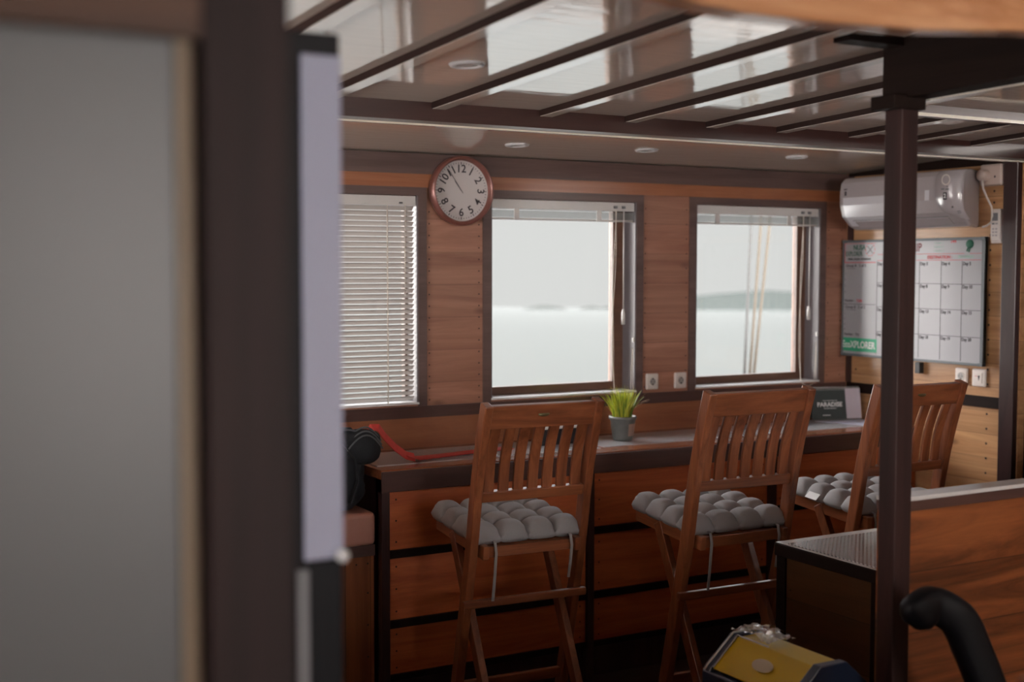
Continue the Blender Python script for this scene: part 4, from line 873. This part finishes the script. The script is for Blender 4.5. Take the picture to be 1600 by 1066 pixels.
text('number', '2', 0.026, 'white', t, (hw-0.086, fy-0.001, 0.134), bold=0.0008)
MB().lathe([(0.0001, 0.0), (0.005, 0.0)], 12, (hw-0.045, fy+0.002, 0.085), 'Y').build('indicator', 'greyp', t)
MB().box(hw-0.022, hw-0.006, fy+0.006, fy+0.012, 0.064, 0.067).box(hw-0.022, hw-0.006, fy+0.010, fy+0.014, 0.057, 0.060).build('print_marks', 'greyp', t)
MB().box(hw-0.205, hw-0.180, fy+0.0045, fy+0.0055, 0.120, 0.165).build('energy_sticker', 'ac_gloss', t)
MB().box(-hw+0.040, -hw+0.052, -0.2145, -0.2135, 0.165, 0.185).box(-hw+0.036, -hw+0.056, -0.2145, -0.2135, 0.192, 0.197).build('print_marks', 'ink', t)
t = thing('junction_box', 'cream plug in a wall box at the right end of the air conditioner', 'socket box', (RX, 3.872, 2.070), RW)
MB().box(-0.058, 0.058, -0.040, 0, -0.048, 0.046).build('box', 'pinkplastic', t, bevel=0.010, seg=3)
MB().lathe([(0.0001, 0.078), (0.018, 0.078), (0.024, 0.072), (0.026, 0.040)], 24, (-0.024, 0, -0.002), 'Y').build('plug', 'pinkplastic', t)
MB().lathe([(0.0001, 0.0415), (0.005, 0.0415)], 12, (0.026, 0, -0.010), 'Y').build('screw', 'ink', t)
mb = MB(); mb.tube([(-0.018, -0.068, -0.02), (-0.014, -0.066, -0.06), (-0.006, -0.05, -0.10), (0.006, -0.034, -0.14), (0.010, -0.032, -0.18), (0.002, -0.032, -0.208), (-0.020, -0.034, -0.222), (-0.040, -0.036, -0.226)], 0.0042, 8); mb.build('cable', 'plastic', t)
t = thing('remote_control', 'white air conditioner remote held on the right wall above the whiteboard corner', 'remote control', (RX, 3.852, 1.847), RW)
MB().box(-0.028, 0.028, -0.020, 0, -0.076, 0.014).build('holder', 'plastic', t, bevel=0.004)
MB().box(-0.0255, 0.0255, -0.026, -0.004, -0.066, 0.074).build('body', 'plastic', t, bevel=0.005, seg=3)
MB().box(-0.016, 0.014, -0.0268, -0.0255, 0.022, 0.056).build('screen', 'greyp', t)
MB().box(-0.016, -0.003, -0.0275, -0.0255, 0.006, 0.013).build('button', 'greyp', t); MB().box(0.002, 0.014, -0.0275, -0.0255, 0.006, 0.013).build('button', 'ac', t)
for i in range(3):
    for j in range(2): MB().box(-0.014+0.016*j, -0.004+0.016*j, -0.0270, -0.0255, -0.045+0.014*i, -0.038+0.014*i).build('button', 'ac', t)

# ------------------------------------------------------------------ ceiling downlights (unlit)
for x, y, lb in ((1.594, 3.066, 'unlit round ceiling light nearest the camera, above the clock'), (2.515, 4.412, 'unlit round ceiling light close to the window wall, right of the clock'), (3.10, 4.36, 'unlit round ceiling light close to the window wall, between centre and right windows'), (3.873, 4.316, 'unlit round ceiling light close to the window wall, above the right window')):
    t = thing('ceiling_light', lb, 'ceiling light', (x, y, ceil_z(y)), 0, 'round ceiling lights')
    o = MB().lathe([(0.030, -0.002), (0.034, -0.007), (0.046, -0.006), (0.050, 0.001)], 32).build('rim', 'white', t)
    o2 = MB().lathe([(0.0001, -0.003), (0.032, -0.003)], 32).build('lens', 'rail', t)
    for q in (o, o2): q.rotation_euler = (-math.atan(0.043), 0, 0)

# ------------------------------------------------------------------ storage box with woven top
ZBX = 0.769; BX0, BX1, BY0, BY1 = 2.797, 3.75, 2.47, 3.185
t = thing('storage_bench', 'dark-framed plank box with woven grey top between pillar and chairs', 'box bench', (BX0, BY1, 0))
mb = MB().box(0.006, BX1-BX0, BY0-BY1, -0.006, 0.0, ZBX-0.045)
mb.dots([(0.006, -0.060, 0.12+0.1*k) for k in range(6)] + [(0.006, -0.43, 0.12+0.1*k) for k in range(6)], 0.004, 'X', 0.001)
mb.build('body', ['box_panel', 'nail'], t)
for y0, y1 in ((-0.040, 0.0), (BY0-BY1, BY0-BY1+0.04), (-0.46, -0.42)): MB().box(-0.002, 0.035, y0, y1, 0, ZBX-0.044).build('corner_post', 'darky', t)
MB().box(-0.008, BX1-BX0, BY0-BY1-0.0, 0.006, ZBX-0.045, ZBX-0.004).build('rim', 'darky', t, bevel=0.003)
MB().box(-0.004, BX1-BX0, BY0-BY1, 0.003, ZBX-0.004, ZBX-0.001).build('top_edge_highlight', 'rail', t, bevel=0.001)  # pale edge strip; its colour also paints the windows' reflected highlight
MB().box(0.006, BX1-BX0, BY0-BY1, -0.045, ZBX-0.001, ZBX+0.0015).build('woven_top', 'matbox', t)
# low partition
t = thing('low_partition', 'low orange plank partition right of the pillar with pale cap edge', 'partition', (2.494, 2.395, 0))
mb = MB().box(0.0, RX-2.50, 0.0, 0.055, 0.0, 1.022); mb.dots([(0.018, 0.0, 0.99-0.055*k) for k in range(16)], 0.0035, 'Y'); mb.build('planking', ['part_plank', 'nail'], t)
MB().box(0.0, RX-2.50, -0.004, 0.059, 1.022, 1.050).build('cap', 'dark', t, bevel=0.002)
MB().box(0.0, RX-2.50, -0.006, 0.061, 1.050, 1.061).build('cap_edge', 'rail', t, bevel=0.002)['label'] = 'pale cap edge'

# ------------------------------------------------------------------ bin
t = thing('swing_bin', 'dark blue waste bin with yellow flap lid and clear bag folded over it', 'bin', (2.338, 2.62, 0))
hx, hy = 0.140, 0.175
vs = []
for z, k in ((0.0, 0.82), (0.50, 0.98), (0.50, 1.04), (0.545, 1.04)):
    vs += [(-hx*k, -hy*k, z), (hx*k, -hy*k, z), (hx*k, hy*k, z), (-hx*k, hy*k, z)]
fs = [(3, 2, 1, 0)]
for i in range(3):
    for k in range(4): fs.append((4*i+k, 4*i+(k+1) % 4, 4*i+4+(k+1) % 4, 4*i+4+k))
fs.append((12, 13, 14, 15))
MB().add(vs, fs).build('body', 'blue', t, bevel=0.008)
X0b, X1b = -0.145, 0.145; tz = 0.635
lidp = [(X0b, 0.54), (-0.136, 0.556), (-0.045, tz), (0.045, tz), (0.136, 0.556), (X1b, 0.54)]
for y0, y1 in ((-0.182, -0.152), (0.152, 0.182)): MB().prism(lidp, y0, y1, 'XZ').build('lid_frame', 'blue', t, bevel=0.003)
def slab(p, q, y0, y1, th=0.006):
    (ax, az), (bx, bz) = p, q; d_ = Vector((bx-ax, bz-az)).normalized(); nx, nz = -d_.y*th, d_.x*th
    return MB().prism([(ax, az), (bx, bz), (bx-nx, bz-nz), (ax-nx, az-nz)], y0, y1, 'XZ')
slab((-0.130, 0.553), (-0.045, tz-0.006), -0.152, 0.152).build('flap', 'yellow', t, bevel=0.002)
slab((0.045, tz-0.006), (0.130, 0.553), -0.152, 0.152).build('flap', 'yellow', t, bevel=0.002)
slab((-0.045, tz-0.006), (0.045, tz-0.006), -0.152, 0.152).build('lid_top', 'yellow', t, bevel=0.002)
# pale rims of the bag folded over the lid frame
mb = MB(); mb.tube([(-0.147, 0.168, 0.548), (-0.137, 0.168, 0.560), (-0.046, 0.168, tz+0.003), (0.046, 0.168, tz+0.003)], 0.003, 6); mb.tube([(-0.131, 0.150, 0.556), (-0.047, 0.150, tz-0.002)], 0.0022, 6)
mb.tube([(-0.047, 0.150, tz), (-0.047, 0.02, tz)], 0.002, 6); mb.build('bag_edge', 'rail', t)
nn = 14; vs = []; fs = []
rs = random.Random(3)
for j in range(nn+1):
    for i in range(nn+1):
        u, v = i/nn, j/nn; x = -0.05+0.10*u; y = 0.02+0.165*v
        vs.append((x+rs.uniform(-.003, .003), y+rs.uniform(-.004, .004), tz+0.004+rs.uniform(0, 0.012) + 0.010*math.sin(v*3.1)))
for j in range(nn):
    for i in range(nn):
        if rs.random() < 0.93 and not (u < 0): a = j*(nn+1)+i; fs.append((a, a+1, a+nn+2, a+nn+1))
MB().add(vs, fs).build('plastic_bag', 'bag', t)
o = MB().lathe([(0.0001, 0.0008), (0.85, 0.0008), (1.0, 0.0)], 24, (0, 0, 0), 'Z').build('sticker', 'paleplastic', t)
o.location = (-0.088, -0.005, 0.596); o.scale = (0.020, 0.040, 1); o.rotation_euler = (0, -math.atan2(tz-0.559, 0.085), 0)

# ------------------------------------------------------------------ black curved armrest in front of the partition
t = thing('black_chair', 'black chair with curved armrest in front of the orange partition', 'chair', (2.515, 2.15, 0))
ctl = [Vector(q) for q in ((-0.185, 0.03, 0.804), (-0.160, 0.02, 0.834), (-0.115, 0.02, 0.844), (-0.072, 0.0, 0.822), (-0.045, -0.01, 0.790), (-0.022, -0.02, 0.735), (0.0, -0.03, 0.68), (0.025, -0.04, 0.615), (0.055, -0.05, 0.54), (0.10, -0.05, 0.46))]
mb = MB(); vs = []; fs = []; path = []
for i in range(len(ctl)-1):
    p0, p1, p2, p3 = ctl[max(i-1, 0)], ctl[i], ctl[i+1], ctl[min(i+2, len(ctl)-1)]
    for k in range(5):
        u = k/5; path.append(0.5*((2*p1)+(p2-p0)*u+(2*p0-5*p1+4*p2-p3)*u*u+(3*p1-p0-3*p2+p3)*u**3))
path.append(ctl[-1]); n = 16
for i, q in enumerate(path):
    d_ = (path[min(i+1, len(path)-1)]-path[max(i-1, 0)]).normalized(); a_ = Vector((0.25, 1, 0)); a_ = (a_-d_*a_.dot(d_)).normalized(); b_ = d_.cross(a_)
    e = min(1, (i+0.6)/4)**0.5 if i < 4 else 1
    for k in range(n):
        t_ = 2*math.pi*k/n; c_, s_ = math.cos(t_), math.sin(t_)
        vs.append(q + a_*0.032*e*math.copysign(abs(c_)**0.6, c_) + b_*0.046*e*math.copysign(abs(s_)**0.6, s_))
for i in range(len(path)-1):
    for k in range(n): fs.append((i*n+k, i*n+(k+1) % n, (i+1)*n+(k+1) % n, (i+1)*n+k))
fs.append(tuple(reversed(range(n)))); fs.append(tuple((len(path)-1)*n+k for k in range(n)))
mb.add(vs, fs, 0, True).build('armrest', 'blackmatt', t)
MB().box(-0.02, 0.46, -0.14, 0.20, 0.40, 0.47).build('seat', 'black', t, bevel=0.02, seg=3)
MB().tube([(0.22, 0.02, 0.06), (0.22, 0.02, 0.40)], 0.028, 16).build('column', 'blackp', t)
for k in range(5):
    a = R(72*k+20); MB().bar((0.22, 0.02, 0.075), (0.22+0.22*math.cos(a), 0.02+0.22*math.sin(a), 0.025), 0.04, 0.03, (-math.sin(a), math.cos(a), 0)).build('foot', 'blackp', t, bevel=0.004)

# ------------------------------------------------------------------ finer pieces go one level under the part they belong to
SUB = {'wall_clock': {'numeral': 'dial', 'minute_marks': 'dial'},
       'whiteboard': {'handwriting': 'board', 'grid_line': 'board', 'emblem_cross': 'board', 'emblem_ring': 'board', 'banner_lettering': 'banner', 'corner_cap': 'frame'},
       'air_conditioner': {'flap_gap': 'air_flap', 'number': 'number_tile', 'sticker_ring': 'end_cover', 'print_marks': 'end_cover', 'indicator': 'end_cover'},
       'remote_control': {'screen': 'body', 'button': 'body'},
       'wall_socket': {'pin_holes': 'recess', 'earth_clips': 'recess', 'recess_ring': 'plate'}, 'wall_switch': {'mark': 'rocker'},
       'venetian_blind': {'cord_guide': 'head_rail', 'tassel': 'pull_cord', 'wand_handle': 'tilt_wand', 'tape': 'slats'},
       'desk_calendar': {'lettering': 'front_board', 'print_line': 'front_board', 'side_page': 'front_board'},
       'junction_box': {'cable': 'plug', 'screw': 'box'}, 'potted_grass': {'pot_label': 'pot', 'soil': 'pot'},
       'folding_chair': {'maker_plate': 'top_rail'}, 'seat_cushion': {'tie': 'pad', 'care_tag': 'pad'},
       'backpack': {'piping': 'body'}, 'narrow_cabinet': {'knob': 'front_panel'}, 'desk_organiser': {'upright_sheet': 'papers', 'folded_sheet': 'papers'}, 'low_partition': {'cap_edge': 'cap'},
       'swing_bin': {'sticker': 'flap', 'bag_edge': 'plastic_bag'}}
stem = lambda n: n.rsplit('.', 1)[0] if n.rsplit('.', 1)[-1].isdigit() else n
for root in [o for o in bpy.data.objects if o.parent is None and o.get('category')]:
    rules = SUB.get(stem(root.name))
    if not rules: continue
    kids = sorted([o for o in bpy.data.objects if o.parent is root], key=lambda o: o.name)
    for o in kids:
        tgt = rules.get(stem(o.name))
        if tgt:
            par = [q for q in kids if stem(q.name) == tgt and q is not o]
            if par: o.parent = par[0]
